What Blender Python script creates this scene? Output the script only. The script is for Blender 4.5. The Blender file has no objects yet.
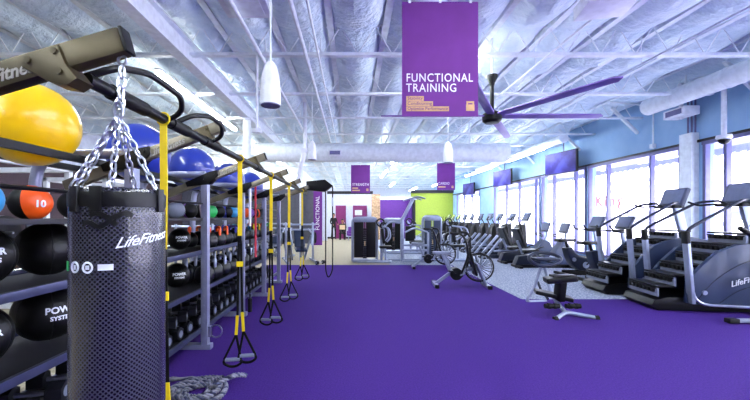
import bpy, bmesh, math, random
from mathutils import Vector, Matrix
random.seed(7)
PI = math.pi
S = bpy.context.scene
COL = S.collection
# ---------------------------------------------------------------- camera, world, exposure
F = 345.0; CX = 352.0; CY = 217.0; EYE = 1.5
cd = bpy.data.cameras.new('camera'); cam = bpy.data.objects.new('camera', cd); COL.objects.link(cam)
cd.sensor_width = 36.0; cd.lens = 36.0 * F / 750.0
cd.shift_x = (375 - CX) / 750.0; cd.shift_y = (CY - 200) / 750.0
cd.clip_start = 0.05; cd.clip_end = 400
cam.location = (0, 0, EYE); cam.rotation_euler = (PI / 2, 0, 0)
S.camera = cam
def at(px, py, Y):                       # photo pixel at depth Y -> point in the room
    return Vector(((px - CX) * Y / F, Y, EYE + (CY - py) * Y / F))
W = bpy.data.worlds.new('world'); S.world = W; W.use_nodes = True
bgn = W.node_tree.nodes['Background']; bgn.inputs[0].default_value = (0.88, 0.94, 1.0, 1); bgn.inputs[1].default_value = 9.0
vs = S.view_settings; vs.view_transform = 'Standard'; vs.look = 'None'; vs.exposure = 0.62; vs.gamma = 1.0; vs.use_curve_mapping = False
LED_STRENGTH = 62.0
sl = bpy.data.lights.new('sun', 'SUN'); sl.energy = 22.0; sl.angle = 0.02; sl.color = (1.0, 0.97, 0.92)
sun = bpy.data.objects.new('sun', sl); COL.objects.link(sun); sun.rotation_euler = (math.radians(12), math.radians(-38), 0)
S.cycles.max_bounces = 8; S.cycles.diffuse_bounces = 5; S.cycles.sample_clamp_indirect = 6.0

# ---------------------------------------------------------------- materials
def mat(name, col, rough=0.5, metal=0.0, noise=None, bump=None, emit=None, coat=0.0, spec=0.5):
    """noise=(scale, colour2, lo, hi)  bump=(scale, strength, distance)"""
    m = bpy.data.materials.new(name); m.use_nodes = True
    nt = m.node_tree; b = nt.nodes['Principled BSDF']
    b.inputs['Base Color'].default_value = (*col, 1); b.inputs['Roughness'].default_value = rough
    b.inputs['Metallic'].default_value = metal; b.inputs['Coat Weight'].default_value = coat
    b.inputs['Specular IOR Level'].default_value = spec
    tc = nt.nodes.new('ShaderNodeTexCoord')
    n = nt.nodes.new('ShaderNodeTexNoise'); nt.links.new(tc.outputs['Object'], n.inputs['Vector'])
    sc, c2, lo, hi = noise if noise else (9.0, tuple(min(1, c * 0.82) for c in col), 0.35, 0.75)
    n.inputs['Scale'].default_value = sc; n.inputs['Detail'].default_value = 4
    r = nt.nodes.new('ShaderNodeValToRGB')
    r.color_ramp.elements[0].position = lo; r.color_ramp.elements[0].color = (*col, 1)
    r.color_ramp.elements[1].position = hi; r.color_ramp.elements[1].color = (*c2, 1)
    nt.links.new(n.outputs['Fac'], r.inputs['Fac']); nt.links.new(r.outputs['Color'], b.inputs['Base Color'])
    if bump:
        n2 = nt.nodes.new('ShaderNodeTexNoise'); nt.links.new(tc.outputs['Object'], n2.inputs['Vector'])
        n2.inputs['Scale'].default_value = bump[0]; n2.inputs['Detail'].default_value = 6
        bp = nt.nodes.new('ShaderNodeBump'); bp.inputs['Strength'].default_value = bump[1]; bp.inputs['Distance'].default_value = bump[2]
        nt.links.new(n2.outputs['Fac'], bp.inputs['Height']); nt.links.new(bp.outputs['Normal'], b.inputs['Normal'])
    if emit:
        b.inputs['Emission Color'].default_value = (*emit[0], 1); b.inputs['Emission Strength'].default_value = emit[1]
    return m
def hx(s):
    s = s.lstrip('#'); r = [int(s[i:i + 2], 16) / 255 for i in (0, 2, 4)]
    return tuple(c / 12.92 if c <= 0.04045 else ((c + 0.055) / 1.055) ** 2.4 for c in r)
X = {}
X['turf'] = mat('purple_turf', hx('#3A1E70'), 0.95, noise=(70, hx('#492984'), 0.35, 0.7), bump=(420, 0.7, 0.01), spec=0.15)
X['carpet'] = mat('grey_carpet', hx('#7A8294'), 0.95, noise=(28, hx('#B9BECC'), 0.42, 0.62), bump=(200, 0.4, 0.01), spec=0.1)
X['tile'] = mat('beige_carpet', hx('#9A917F'), 0.9, noise=(30, hx('#B9AE98'), 0.42, 0.62), spec=0.1)
X['foil'] = mat('foil_insulation', hx('#CCDFF0'), 0.32, 0.0, noise=(2.2, hx('#E8F4FC'), 0.3, 0.7), bump=(6.0, 1.0, 0.09))
X['steel_white'] = mat('white_painted_steel', hx('#F4FAFF'), 0.45)
X['white'] = mat('white_plastic', hx('#EEF0FA'), 0.4)
X['wall_blue'] = mat('pale_blue_wall', hx('#9DBFE0'), 0.8, noise=(3, hx('#8FB4DA'), 0.3, 0.7))
X['wall_white'] = mat('white_wall', hx('#D5DAEC'), 0.8)
X['wall_grey'] = mat('grey_wall', hx('#5C5C68'), 0.85)
X['wall_brown'] = mat('dark_brown_wall', hx('#4A3A44'), 0.85)
X['wall_purple'] = mat('purple_wall', hx('#582482'), 0.7)
X['wall_lime'] = mat('lime_wall', hx('#A4B840'), 0.7)
X['magenta'] = mat('plum_door', hx('#7E2566'), 0.6)
X['brick'] = mat('tan_stone', hx('#C9A886'), 0.85, noise=(14, hx('#9C7C60'), 0.4, 0.6))
X['dark'] = mat('dark_trim', hx('#1C1A22'), 0.6)
X['alu'] = mat('lavender_aluminium', hx('#6C6A94'), 0.4, 0.3)
X['black'] = mat('black_plastic', hx('#060609'), 0.4, spec=0.3)
X['rubber'] = mat('black_rubber', hx('#09090C'), 0.55, noise=(20, hx('#101014'), 0.4, 0.7), spec=0.25)
X['navy'] = mat('charcoal_blue_plastic', hx('#141A2C'), 0.35, noise=(5, hx('#1B2238'), 0.3, 0.7), spec=0.35)
X['panel'] = mat('slate_blue_shroud', hx('#2C3A58'), 0.38, 0.1, coat=0.1, noise=(3, hx('#24304C'), 0.3, 0.7))
X['silver'] = mat('silver_paint', hx('#A0A8BE'), 0.33, 0.55)
X['chrome'] = mat('chrome', hx('#C8CCD8'), 0.28, 1.0)
X['rig'] = mat('grey_lilac_steel', hx('#9EA2BC'), 0.32, 0.5)
X['rig_dark'] = mat('dark_slate_steel', hx('#454964'), 0.28, 0.5)
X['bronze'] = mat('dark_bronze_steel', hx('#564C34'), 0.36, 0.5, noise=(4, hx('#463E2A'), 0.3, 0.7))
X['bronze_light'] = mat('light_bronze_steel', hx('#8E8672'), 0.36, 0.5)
X['yellow'] = mat('yellow_webbing', hx('#F2D200'), 0.6)
X['red'] = mat('red_cord', hx('#C8283C'), 0.6)
X['blackstrap'] = mat('black_webbing', hx('#08080A'), 0.75, spec=0.2)
X['ballyellow'] = mat('yellow_vinyl', hx('#FFCE00'), 0.3, coat=0.3, noise=(3, hx('#FCC000'), 0.3, 0.7))
X['ballblue'] = mat('blue_vinyl', hx('#2C40A8'), 0.28, coat=0.5, noise=(3, hx('#26389A'), 0.3, 0.7))
X['orange'] = mat('orange_rubber', hx('#FA5A14'), 0.4)
X['skyblue'] = mat('sky_blue_rubber', hx('#3C9AD8'), 0.45)
X['green'] = mat('green_rubber', hx('#2CC060'), 0.45)
X['violet'] = mat('violet_rubber', hx('#7A3EA8'), 0.45)
X['purpleblue'] = mat('indigo_rubber', hx('#4A4CC0'), 0.45)
X['greyrub'] = mat('grey_rubber', hx('#7E8498'), 0.5)
X['taupe'] = mat('taupe_rubber', hx('#8A7A80'), 0.5)
X['iron'] = mat('black_iron', hx('#0B0C12'), 0.35, noise=(30, hx('#12131B'), 0.4, 0.7), spec=0.4)
X['leather'] = mat('black_leather', hx('#070709'), 0.4, bump=(60, 0.3, 0.004), spec=0.35)
X['banner'] = mat('purple_banner_cloth', hx('#62207A'), 0.8, noise=(3, hx('#6A2684'), 0.3, 0.7))
X['white_ink'] = mat('white_ink', hx('#F4F0FA'), 0.8)
X['tan_ink'] = mat('tan_ink', hx('#D8AC7C'), 0.8)
X['console'] = mat('grey_console_plastic', hx('#4C5268'), 0.4, spec=0.3)
X['screen'] = mat('grey_screen', hx('#6A7290'), 0.35, spec=0.3)
X['screen_green_reflection'] = mat('lime_reflection_screen', hx('#B6CC6E'), 0.3, emit=(hx('#B6CC6E'), 0.15))  # green reflection painted into the screen colour, with a faint glow
X['tvscreen'] = mat('purple_tv_picture', hx('#1E1860'), 0.5, noise=(2.2, hx('#3A3A90'), 0.4, 0.6), spec=0.15, emit=(hx('#4A3AA4'), 0.12))
X['led'] = mat('led_tube', (1, 1, 1), 0.5, emit=((0.90, 0.97, 1.0), LED_STRENGTH))
X['fanblade'] = mat('purple_fan_blade', hx('#7458A8'), 0.4, noise=(3, hx('#8A70BC'), 0.3, 0.7))
X['skin'] = mat('skin', hx('#A87458'), 0.55)
X['hair'] = mat('black_hair', hx('#120E10'), 0.6)
X['cloth_black'] = mat('black_cloth', hx('#121218'), 0.85)
X['cloth_purple'] = mat('purple_upholstery', hx('#7B3FA6'), 0.8)
X['paper'] = mat('tan_card', hx('#D8B890'), 0.8)
X['asphalt'] = mat('pale_asphalt', hx('#C4C2D2'), 0.9)
X['facade'] = mat('pale_facade', hx('#D8D4E6'), 0.9)
X['canopy'] = mat('lavender_canopy', hx('#A8AAD8'), 0.7)
X['sign_red'] = mat('sign_red', (0.10, 0.0, 0.008), 0.8)
X['carpaint'] = mat('grey_car_paint', hx('#A8A8B8'), 0.3, 0.3, coat=0.5)
X['carglass'] = mat('car_glass', hx('#505468'), 0.1)
X['rope'] = mat('grey_rope', hx('#7C7C8A'), 0.8, noise=(25, hx('#666670'), 0.45, 0.6))
X['logo'] = mat('pale_logo_print', hx('#E8ECF6'), 0.5)
X['bronzelogo'] = mat('pale_bronze_lettering', hx('#B8B4A8'), 0.4)
# window glass
def glass_mat():
    m = bpy.data.materials.new('window_glass'); m.use_nodes = True; nt = m.node_tree; nt.nodes.clear()
    o = nt.nodes.new('ShaderNodeOutputMaterial'); mx = nt.nodes.new('ShaderNodeMixShader')
    t = nt.nodes.new('ShaderNodeBsdfTransparent'); t.inputs[0].default_value = (0.97, 0.96, 1, 1)
    g = nt.nodes.new('ShaderNodeBsdfGlossy'); g.inputs['Roughness'].default_value = 0.02
    mx.inputs[0].default_value = 0.05
    nt.links.new(t.outputs[0], mx.inputs[1]); nt.links.new(g.outputs[0], mx.inputs[2])
    nt.links.new(mx.outputs[0], o.inputs[0]); return m
X['glass'] = glass_mat()
# perforated punch bag vinyl (UV dots)
def dots_mat():
    m = mat('perforated_black_vinyl', hx('#08080A'), 0.24, coat=0.35); nt = m.node_tree; b = nt.nodes['Principled BSDF']
    uv = nt.nodes.new('ShaderNodeUVMap'); mp = nt.nodes.new('ShaderNodeMapping'); mp.inputs['Rotation'].default_value = (0, 0, PI / 4)
    mp.inputs['Scale'].default_value = (88, 88, 88)
    v = nt.nodes.new('ShaderNodeTexVoronoi'); v.inputs['Scale'].default_value = 1; v.inputs['Randomness'].default_value = 0
    r = nt.nodes.new('ShaderNodeValToRGB'); r.color_ramp.elements[0].position = 0.28; r.color_ramp.elements[0].color = (0.002, 0.002, 0.003, 1)
    r.color_ramp.elements[1].position = 0.42; r.color_ramp.elements[1].color = (*hx('#383846'), 1)
    bp = nt.nodes.new('ShaderNodeBump'); bp.inputs['Distance'].default_value = 0.002; bp.inputs['Strength'].default_value = 0.4
    nt.links.new(uv.outputs[0], mp.inputs[0]); nt.links.new(mp.outputs[0], v.inputs['Vector']); nt.links.new(v.outputs['Distance'], r.inputs[0])
    nt.links.new(r.outputs[0], b.inputs['Base Color']); nt.links.new(v.outputs['Distance'], bp.inputs['Height']); nt.links.new(bp.outputs[0], b.inputs['Normal'])
    return m
X['perf'] = dots_mat()

# ---------------------------------------------------------------- mesh helpers
class MB:
    def __init__(s, T=None): s.v = []; s.f = []; s.T = T or Matrix.Identity(4); s.uvs = None
    def add(s, vs, fs):
        o = len(s.v); s.v += [s.T @ Vector(p) for p in vs]; s.f += [tuple(o + i for i in f) for f in fs]; return s
    def box(s, c, d, bev=0.0, R=None, seg=2):
        bm = bmesh.new(); bmesh.ops.create_cube(bm, size=1.0)
        for v in bm.verts: v.co = Vector((v.co.x * d[0], v.co.y * d[1], v.co.z * d[2]))
        if bev > 0: bmesh.ops.bevel(bm, geom=bm.edges[:], offset=min(bev, min(d) * 0.49), segments=seg, affect='EDGES', profile=0.7)
        M = Matrix.Translation(c) @ (R.to_4x4() if R else Matrix.Identity(4))
        bm.verts.index_update(); s.add([M @ v.co for v in bm.verts], [[v.index for v in f.verts] for f in bm.faces]); bm.free(); return s
    def bar(s, p0, p1, w, h, bev=0.0, up=(0, 0, 1)):      # beam of section w x h between two points
        p0 = Vector(p0); p1 = Vector(p1); d = p1 - p0; L = d.length; z = d.normalized(); u = Vector(up)
        if abs(z.dot(u)) > 0.98: u = Vector((0, 1, 0))
        x = u.cross(z).normalized(); y = z.cross(x)
        R = Matrix((x, y, z)).transposed()
        return s.box((p0 + p1) / 2, (w, h, L), bev, R)
    def sweep(s, pts, sec, closed=False, up=(0, 0, 1), cap=True, radii=None, fixed=False):
        pts = [Vector(p) for p in pts]; n = len(pts); k = len(sec); vs = []; fs = []
        tang = []
        for i in range(n):
            a = pts[(i - 1) % n] if (closed or i > 0) else pts[i]; b = pts[(i + 1) % n] if (closed or i < n - 1) else pts[i]
            t = (b - a); tang.append(t.normalized() if t.length > 1e-9 else Vector((0, 0, 1)))
        u = Vector(up)
        if abs(tang[0].dot(u)) > 0.95 and not fixed: u = Vector((1, 0, 0)) if abs(tang[0].x) < 0.9 else Vector((0, 1, 0))
        x = (u - tang[0] * u.dot(tang[0])).normalized()
        for i in range(n):
            if fixed: x = Vector(up)
            x = (x - tang[i] * x.dot(tang[i])).normalized(); y = tang[i].cross(x); r = radii[i] if radii else 1.0
            sc = 1.0
            if 0 < i < n - 1 or closed:
                a = (pts[i] - pts[(i - 1) % n]).normalized(); sc = 1.0 / max(0.6, tang[i].dot(a)) if (pts[i] - pts[(i - 1) % n]).length > 1e-9 else 1.0
            for (p, q) in sec: vs.append(pts[i] + (x * p + y * q) * r * (sc if sc < 1.5 else 1.5))
        m = n if closed else n - 1
        for i in range(m):
            a = i * k; b = ((i + 1) % n) * k
            for j in range(k): fs.append((a + j, a + (j + 1) % k, b + (j + 1) % k, b + j))
        if cap and not closed: fs.append(tuple(range(k - 1, -1, -1))); fs.append(tuple((n - 1) * k + j for j in range(k)))
        return s.add(vs, fs)
    def tube(s, pts, r, seg=8, closed=False, fil=0.0, radii=None):
        if fil > 0: pts = fillet(pts, fil)
        return s.sweep(pts, [(r * math.cos(2 * PI * i / seg), r * math.sin(2 * PI * i / seg)) for i in range(seg)], closed, radii=radii)
    def strap(s, pts, w, t, up=(1, 0, 0)):
        return s.sweep(pts, [(-w / 2, -t / 2), (w / 2, -t / 2), (w / 2, t / 2), (-w / 2, t / 2)], up=up, fixed=True)
    def cyl(s, p0, p1, r, seg=16, r2=None):
        r2 = r if r2 is None else r2
        return s.tube([p0, p1], 1.0, seg, radii=[r, r2])
    def lathe(s, prof, c=(0, 0, 0), seg=20, R=None):
        vs = []; fs = []; k = len(prof); M = Matrix.Translation(c) @ (R.to_4x4() if R else Matrix.Identity(4))
        for i in range(seg):
            a = 2 * PI * i / seg
            for (r, z) in prof: vs.append(M @ Vector((max(r, 1e-4) * math.cos(a), max(r, 1e-4) * math.sin(a), z)))
        for i in range(seg):
            a = i * k; b = ((i + 1) % seg) * k
            for j in range(k - 1): fs.append((a + j, b + j, b + j + 1, a + j + 1))
        fs.append(tuple(i * k for i in range(seg - 1, -1, -1))); fs.append(tuple(i * k + k - 1 for i in range(seg)))
        return s.add(vs, fs)
    def ball(s, c, r, seg=20, sc=(1, 1, 1), R=None):
        n = seg // 2; M = Matrix.Translation(c) @ (R.to_4x4() if R else Matrix.Identity(4)) @ Matrix.Diagonal((*sc, 1))
        vs = [M @ Vector((0, 0, r))]; fs = []
        for i in range(1, n):
            th = PI * i / n
            for j in range(seg): a = 2 * PI * j / seg; vs.append(M @ Vector((r * math.sin(th) * math.cos(a), r * math.sin(th) * math.sin(a), r * math.cos(th))))
        vs.append(M @ Vector((0, 0, -r))); L = len(vs) - 1
        for j in range(seg): fs.append((0, 1 + j, 1 + (j + 1) % seg)); fs.append((L, L - seg + (j + 1) % seg, L - seg + j))
        for i in range(n - 2):
            for j in range(seg): a = 1 + i * seg; fs.append((a + j, a + seg + j, a + seg + (j + 1) % seg, a + (j + 1) % seg))
        return s.add(vs, fs)
    def torus(s, c, R_, r, seg=24, k=8, rot=None, sc=(1, 1)):
        M = Matrix.Translation(c) @ (rot.to_4x4() if rot else Matrix.Identity(4))
        pts = [M @ Vector((R_ * sc[0] * math.cos(2 * PI * i / seg), R_ * sc[1] * math.sin(2 * PI * i / seg), 0)) for i in range(seg)]
        return s.tube(pts, r, k, closed=True)
    def prism(s, poly, plane, a, b, bev=0.0):
        bm = bmesh.new()
        def P(p, t): return {'xz': (p[0], t, p[1]), 'xy': (p[0], p[1], t), 'yz': (t, p[0], p[1])}[plane]
        va = [bm.verts.new(P(p, a)) for p in poly]; vb = [bm.verts.new(P(p, b)) for p in poly]; n = len(poly)
        bm.faces.new(va); bm.faces.new(vb[::-1])
        for i in range(n): bm.faces.new((va[i], vb[i], vb[(i + 1) % n], va[(i + 1) % n]))
        bmesh.ops.recalc_face_normals(bm, faces=bm.faces)
        if bev > 0:
            ed = [e for e in bm.edges if (e.verts[0] in va) == (e.verts[1] in va)]
            bmesh.ops.bevel(bm, geom=ed, offset=bev, segments=2, affect='EDGES', profile=0.7)
        bm.verts.index_update(); s.add([v.co.copy() for v in bm.verts], [[v.index for v in f.verts] for f in bm.faces]); bm.free(); return s
    def build(s, name, m, parent=None, sharp=35, loc=None):
        me = bpy.data.meshes.new(name); me.from_pydata([tuple(p) for p in s.v], [], s.f); me.update()
        bm = bmesh.new(); bm.from_mesh(me); bmesh.ops.recalc_face_normals(bm, faces=bm.faces); bm.to_mesh(me); bm.free()
        me.materials.append(X[m] if isinstance(m, str) else m)
        for p in me.polygons: p.use_smooth = True
        me.set_sharp_from_angle(angle=math.radians(sharp))
        o = bpy.data.objects.new(name, me); COL.objects.link(o)
        if parent: o.parent = parent
        if loc is not None: o.location = loc
        return o
def fillet(pts, r, n=5):
    pts = [Vector(p) for p in pts]; out = [pts[0]]
    for i in range(1, len(pts) - 1):
        p = pts[i]; a = pts[i - 1] - p; b = pts[i + 1] - p; la = min(r, a.length * 0.45); lb = min(r, b.length * 0.45)
        A = p + a.normalized() * la; B = p + b.normalized() * lb
        for k in range(n + 1): t = k / n; out.append(A * (1 - t) ** 2 + p * 2 * t * (1 - t) + B * t * t)
    out.append(pts[-1]); return out
def spline(pts, n=6):
    pts = [Vector(p) for p in pts]; P = [pts[0]] + pts + [pts[-1]]; out = []
    for i in range(1, len(P) - 2):
        for k in range(n):
            t = k / n; a, b, c, d = P[i - 1], P[i], P[i + 1], P[i + 2]
            out.append(0.5 * ((2 * b) + (c - a) * t + (2 * a - 5 * b + 4 * c - d) * t * t + (3 * b - a - 3 * c + d) * t ** 3))
    out.append(pts[-1]); return out
def rot(ax, deg): return Matrix.Rotation(math.radians(deg), 3, ax)
def tag(o, label=None, cat=None, group=None, kind=None):
    if label: o['label'] = label
    if cat: o['category'] = cat
    if group: o['group'] = group
    if kind: o['kind'] = kind
    return o
def thing(name, loc, label, cat, group=None, rz=0.0):
    o = bpy.data.objects.new(name, None); COL.objects.link(o); o.empty_display_size = 0.1
    o.location = loc; o.rotation_euler = (0, 0, rz); return tag(o, label, cat, group)
def struct(o): o['kind'] = 'structure'; return o
def dup(src, loc, label, rz=None, parent=None, scale=None):
    c = src.copy(); COL.objects.link(c)
    if parent is None:
        c.location = loc
        if rz is not None: c.rotation_euler = (0, 0, rz)
        if label: c['label'] = label
        if scale: c.scale = scale
    else: c.parent = parent
    for ch in list(src.children): dup(ch, None, None, parent=c)
    return c
def text_geo(txt, size, shear=0.0, bold=0.0, space=1.0, align='LEFT', ext=0.002):
    cu = bpy.data.curves.new('t', 'FONT'); cu.body = txt; cu.size = size; cu.shear = shear; cu.offset = bold; cu.space_character = space
    cu.align_x = align; cu.extrude = ext; cu.resolution_u = 3
    o = bpy.data.objects.new('t', cu); COL.objects.link(o); dg = bpy.context.evaluated_depsgraph_get()
    me = bpy.data.meshes.new_from_object(o.evaluated_get(dg)); vs = [v.co.copy() for v in me.vertices]; fs = [tuple(p.vertices) for p in me.polygons]
    bpy.data.objects.remove(o); bpy.data.curves.remove(cu); bpy.data.meshes.remove(me); return vs, fs
def text(name, txt, size, M, m, parent=None, warp=None, **k):   # text lies in its own XY plane, M places it
    vs, fs = text_geo(txt, size, **k); b = MB(); b.add([warp(v) if warp else M @ v for v in vs], fs); return b.build(name, m, parent)
def frame(o, xdir, ydir):
    x = Vector(xdir).normalized(); y = Vector(ydir).normalized(); z = x.cross(y)
    M = Matrix((x, y, z)).transposed().to_4x4(); M.translation = Vector(o); return M
ORD = ['first', 'second', 'third', 'fourth', 'fifth', 'sixth', 'seventh', 'eighth', 'ninth', 'tenth', 'eleventh', 'twelfth', 'thirteenth', 'fourteenth', 'fifteenth', 'sixteenth', 'seventeenth', 'eighteenth', 'nineteenth', 'twentieth', 'twenty-first', 'twenty-second', 'twenty-third', 'twenty-fourth', 'twenty-fifth', 'twenty-sixth', 'twenty-seventh', 'twenty-eighth', 'twenty-ninth', 'thirtieth', 'thirty-first', 'thirty-second']
# ================================================================ SETTING
YB = 34.0; XR = 8.2; XL = -9.6; HC = 4.95; Y0 = -6.0
b = MB(); b.prism([(-2.75, Y0), (8.2, Y0), (8.2, 6.3), (3.1, 6.3), (3.1, 10.8), (-2.75, 10.8)], 'xy', -0.1, 0.0); struct(b.build('floor_turf', 'turf'))
b = MB(); b.prism([(3.1, 6.3), (8.2, 6.3), (8.2, YB), (1.2, YB), (1.2, 10.8), (3.1, 10.8)], 'xy', -0.1, -0.004); struct(b.build('floor_carpet', 'carpet'))
b = MB(); b.prism([(-9.6, Y0), (-2.75, Y0), (-2.75, 10.8), (1.2, 10.8), (1.2, YB), (-9.6, YB)], 'xy', -0.1, -0.004); struct(b.build('floor_tile', 'tile'))
# ceiling: draped insulation strips between purlins, running away from the camera
SW = 0.95
b = MB(); nx = 16; ns = int((XR - XL) / SW) + 2; ny = 90; vs = []; fs = []
xs = []
for i in range(ns):
    for k in range(nx): xs.append((i + k / nx, i))
cols = len(xs)
x0 = -9.9
for j in range(ny + 1):
    y = Y0 + (YB - Y0) * j / ny
    for (u, i) in xs:
        t = u - i; sag = math.sin(PI * t) ** 0.7 if 0 < t < 1 else 0
        w = 0.05 * math.sin(y * 2.1 + i * 1.7) + 0.045 * math.sin(y * 4.7 + i * 2.9 + t * 3)
        jj = 0.12 * abs(math.sin(PI * (y - 5.96) / 1.9)) ** 0.6
        vs.append((x0 + u * SW, y, HC - 0.10 - sag * (0.13 + jj * 1.3 + w * 0.8)))
for j in range(ny):
    for i in range(cols - 1): a = j * cols + i; fs.append((a, a + 1, a + cols + 1, a + cols))
b.add(vs, fs); struct(b.build('ceiling', 'foil', sharp=60))
b = MB(); b.box(((XL + XR) / 2, (Y0 + YB) / 2, HC + 0.06), (XR - XL + 0.8, YB - Y0, 0.1)); struct(b.build('ceiling_deck', 'steel_white'))
tn = 0
def trim(b, m):
    global tn; tn += 1; return struct(b.build('trim_%d' % tn, m))
b = MB()                                             # purlins between the strips
for i in range(1, ns):
    x = x0 + i * SW
    if x < XR: b.box((x, (Y0 + YB) / 2, 4.80), (0.05, YB - Y0, 0.12)); b.box((x + 0.03, (Y0 + YB) / 2, 4.742), (0.11, YB - Y0, 0.012))
trim(b, 'steel_white')
for k in range(-6, 15):                              # bar joists with zigzag webs
    y = 5.96 + 1.9 * k; b = MB()
    if y > YB: break
    b.box(((XL + XR) / 2, y, 4.30), (XR - XL, 0.10, 0.045)); b.box(((XL + XR) / 2, y, 4.80), (XR - XL, 0.05, 0.03))
    x = XL + 0.1; up = False
    while x < XR - 0.45:
        b.bar((x, y, 4.31 if not up else 4.79), (x + 0.30, y, 4.79 if not up else 4.31), 0.014, 0.014); x += 0.30; up = not up
    trim(b, 'steel_white')
b = MB()                                             # main girder on the left and its column
b.box((-2.8, 15, 4.12), (0.2, 36, 0.03)); b.box((-2.8, 15, 4.29), (0.03, 36, 0.32)); b.box((-2.8, 15, 4.46), (0.2, 36, 0.03)); trim(b, 'steel_white')
for y in (9.2, 19.0):
    b = MB(); b.cyl((-2.8, y, 0), (-2.8, y, 4.1), 0.095, 20); b.box((-2.8, y, 4.09), (0.3, 0.3, 0.03)); b.box((-2.8, y, 0.012), (0.32, 0.32, 0.024)); trim(b, 'steel_white')
# ---- right wall with window openings
wins = [(-5.5, -3.2), (-3.0, -1.1), (-0.9, 0.9), (1.0, 2.55), (2.65, 4.2), (4.3, 5.9), (6.0, 8.05), (8.55, 11.95), (12.05, 14.9), (15.0, 19.9), (22.1, 26.9)]
b = MB(); zs, zh = 0.18, 3.26
b.prism([(Y0, zh), (YB, zh), (YB, HC), (Y0, HC)], 'yz', XR, XR + 0.25)
b.prism([(Y0, 0), (YB, 0), (YB, zs), (Y0, zs)], 'yz', XR, XR + 0.25)
prev = Y0
for (a, c) in wins + [(YB, YB)]:
    if a > prev + 0.01: b.prism([(prev, zs), (a, zs), (a, zh), (prev, zh)], 'yz', XR, XR + 0.25)
    prev = c
struct(b.build('wall_right', 'wall_blue'))
mull = [[-5.5, -4.3, -3.2], [-3.0, -1.1], [-0.9, 0.9], [1.0, 2.55], [2.65, 4.2], [4.3, 5.9], [6.0, 7.55, 8.05], [8.55, 9.45, 11.05, 11.95], [12.05, 12.65, 14.0, 14.9], [15.0, 15.4, 16.9, 18.3, 19.9], [22.1, 23.6, 25.2, 26.9]]
for i, ms in enumerate(mull):
    b = MB()
    for j, y in enumerate(ms):
        yy = y + (0.05 if j == 0 else (-0.05 if j == len(ms) - 1 else 0)); b.box((XR + 0.02, yy, (zs + zh) / 2), (0.12, 0.07, zh - zs), 0.008)
    for z in (zs + 0.05, zh - 0.04): b.box((XR + 0.02, (ms[0] + ms[-1]) / 2, z), (0.14, ms[-1] - ms[0], 0.09), 0.008)
    wo = struct(b.build('window_%d' % (i + 1), 'alu'))
    g = MB(); g.box((XR + 0.06, (ms[0] + ms[-1]) / 2, (zs + zh) / 2), (0.012, ms[-1] - ms[0] - 0.04, zh - zs - 0.04)); g.build('pane', 'glass', wo)
b = MB(); b.box((XR - 0.08, 8.3, 1.75), (0.22, 0.30, 3.5), 0.01); trim(b, 'steel_white')          # pier by the windows
b = MB(); b.box((XR - 0.02, (Y0 + YB) / 2, zh + 0.03), (0.06, YB - Y0, 0.06)); trim(b, 'dark')
b = MB(); b.box((XR - 0.01, (Y0 + YB) / 2, 0.06), (0.03, YB - Y0, 0.12)); struct(b.build('baseboard_right', 'dark'))
for i, y in enumerate((6.9, 9.9, 12.4, 15.5, 18.6)):        # roof braces and a small conduit
    b = MB(); b.bar((XR, y, 3.9), (XR - 0.75, y, 4.62), 0.07, 0.07); trim(b, 'steel_white')
b = MB(); b.tube([(XR - 0.04, 9.35, 3.35), (XR - 0.04, 9.35, 4.5), (XR - 1.2, 9.35, 4.62)], 0.02, 8, fil=0.15); b.box((XR - 0.05, 9.35, 3.42), (0.1, 0.1, 0.12), 0.01); trim(b, 'steel_white')
b = MB()
for dy in (0, 0.09, 0.18): b.cyl((XR - 0.04, 8.2 + dy, 3.5), (XR - 0.04, 8.2 + dy, 4.7), 0.018, 8)
trim(b, 'alu')
# ---- left and back walls
b = MB(); b.prism([(Y0, 0), (19.5, 0), (19.5, 3.3), (Y0, 3.3)], 'yz', XL - 0.2, XL); struct(b.build('wall_left', 'wall_brown'))
b = MB(); b.prism([(Y0, 3.3), (YB, 3.3), (YB, HC), (Y0, HC)], 'yz', XL - 0.2, XL); struct(b.build('wall_left_upper', 'wall_white'))
b = MB(); b.box(((XL - 2.15) / 2, 19.6, 1.54), (-2.15 - XL, 0.2, 3.08)); struct(b.build('wall_left_partition', 'wall_grey'))
b = MB(); b.box(((XL + XR) / 2, YB + 0.1, HC / 2), (XR - XL, 0.2, HC)); struct(b.build('wall_back', 'wall_white'))
b = MB(); b.box(((XL + XR) / 2, Y0 - 0.1, HC / 2), (XR - XL + .4, 0.2, HC)); struct(b.build('wall_front', 'wall_grey'))
b = MB(); b.box((-0.35, 24.1, 1.55), (3.6, 0.2, 3.1)); struct(b.build('wall_back_white', 'wall_white'))
b = MB(); b.box((-0.35, 24.1, 3.2), (3.6, 0.3, 0.2)); trim(b, 'dark')
b = MB(); b.box((-0.35, 23.98, 0.06), (3.6, 0.03, 0.12)); struct(b.build('baseboard_back', 'dark'))
b = MB(); b.box((3.15, 24.1, 1.35), (2.5, 0.2, 2.7)); struct(b.build('wall_back_purple', 'wall_purple'))
b = MB(); b.box((3.15, 24.1, 2.8), (2.7, 0.3, 0.2)); trim(b, 'white')
for x in (4.0, 4.3):
    b = MB(); b.box((x, 23.9, 1.35), (0.16, 0.2, 2.7)); trim(b, 'wall_purple' if x < 4.2 else 'dark')
b = MB(); b.box((6.5, 28.1, 1.72), (3.4, 0.2, 3.44)); struct(b.build('wall_back_lime', 'wall_lime'))
b = MB(); b.box((6.5, 28.0, 3.56), (3.4, 0.4, 0.22)); trim(b, 'dark')
b = MB(); b.box((1.58, 23.0, 1.5), (0.55, 0.5, 3.0)); trim(b, 'brick')
b = MB(); b.box((-1.8, 22.0, 1.6), (0.4, 0.35, 3.2)); b.box((-1.8, 22, 0.12), (0.44, 0.39, 0.24)); trim(b, 'wall_white')
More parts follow.
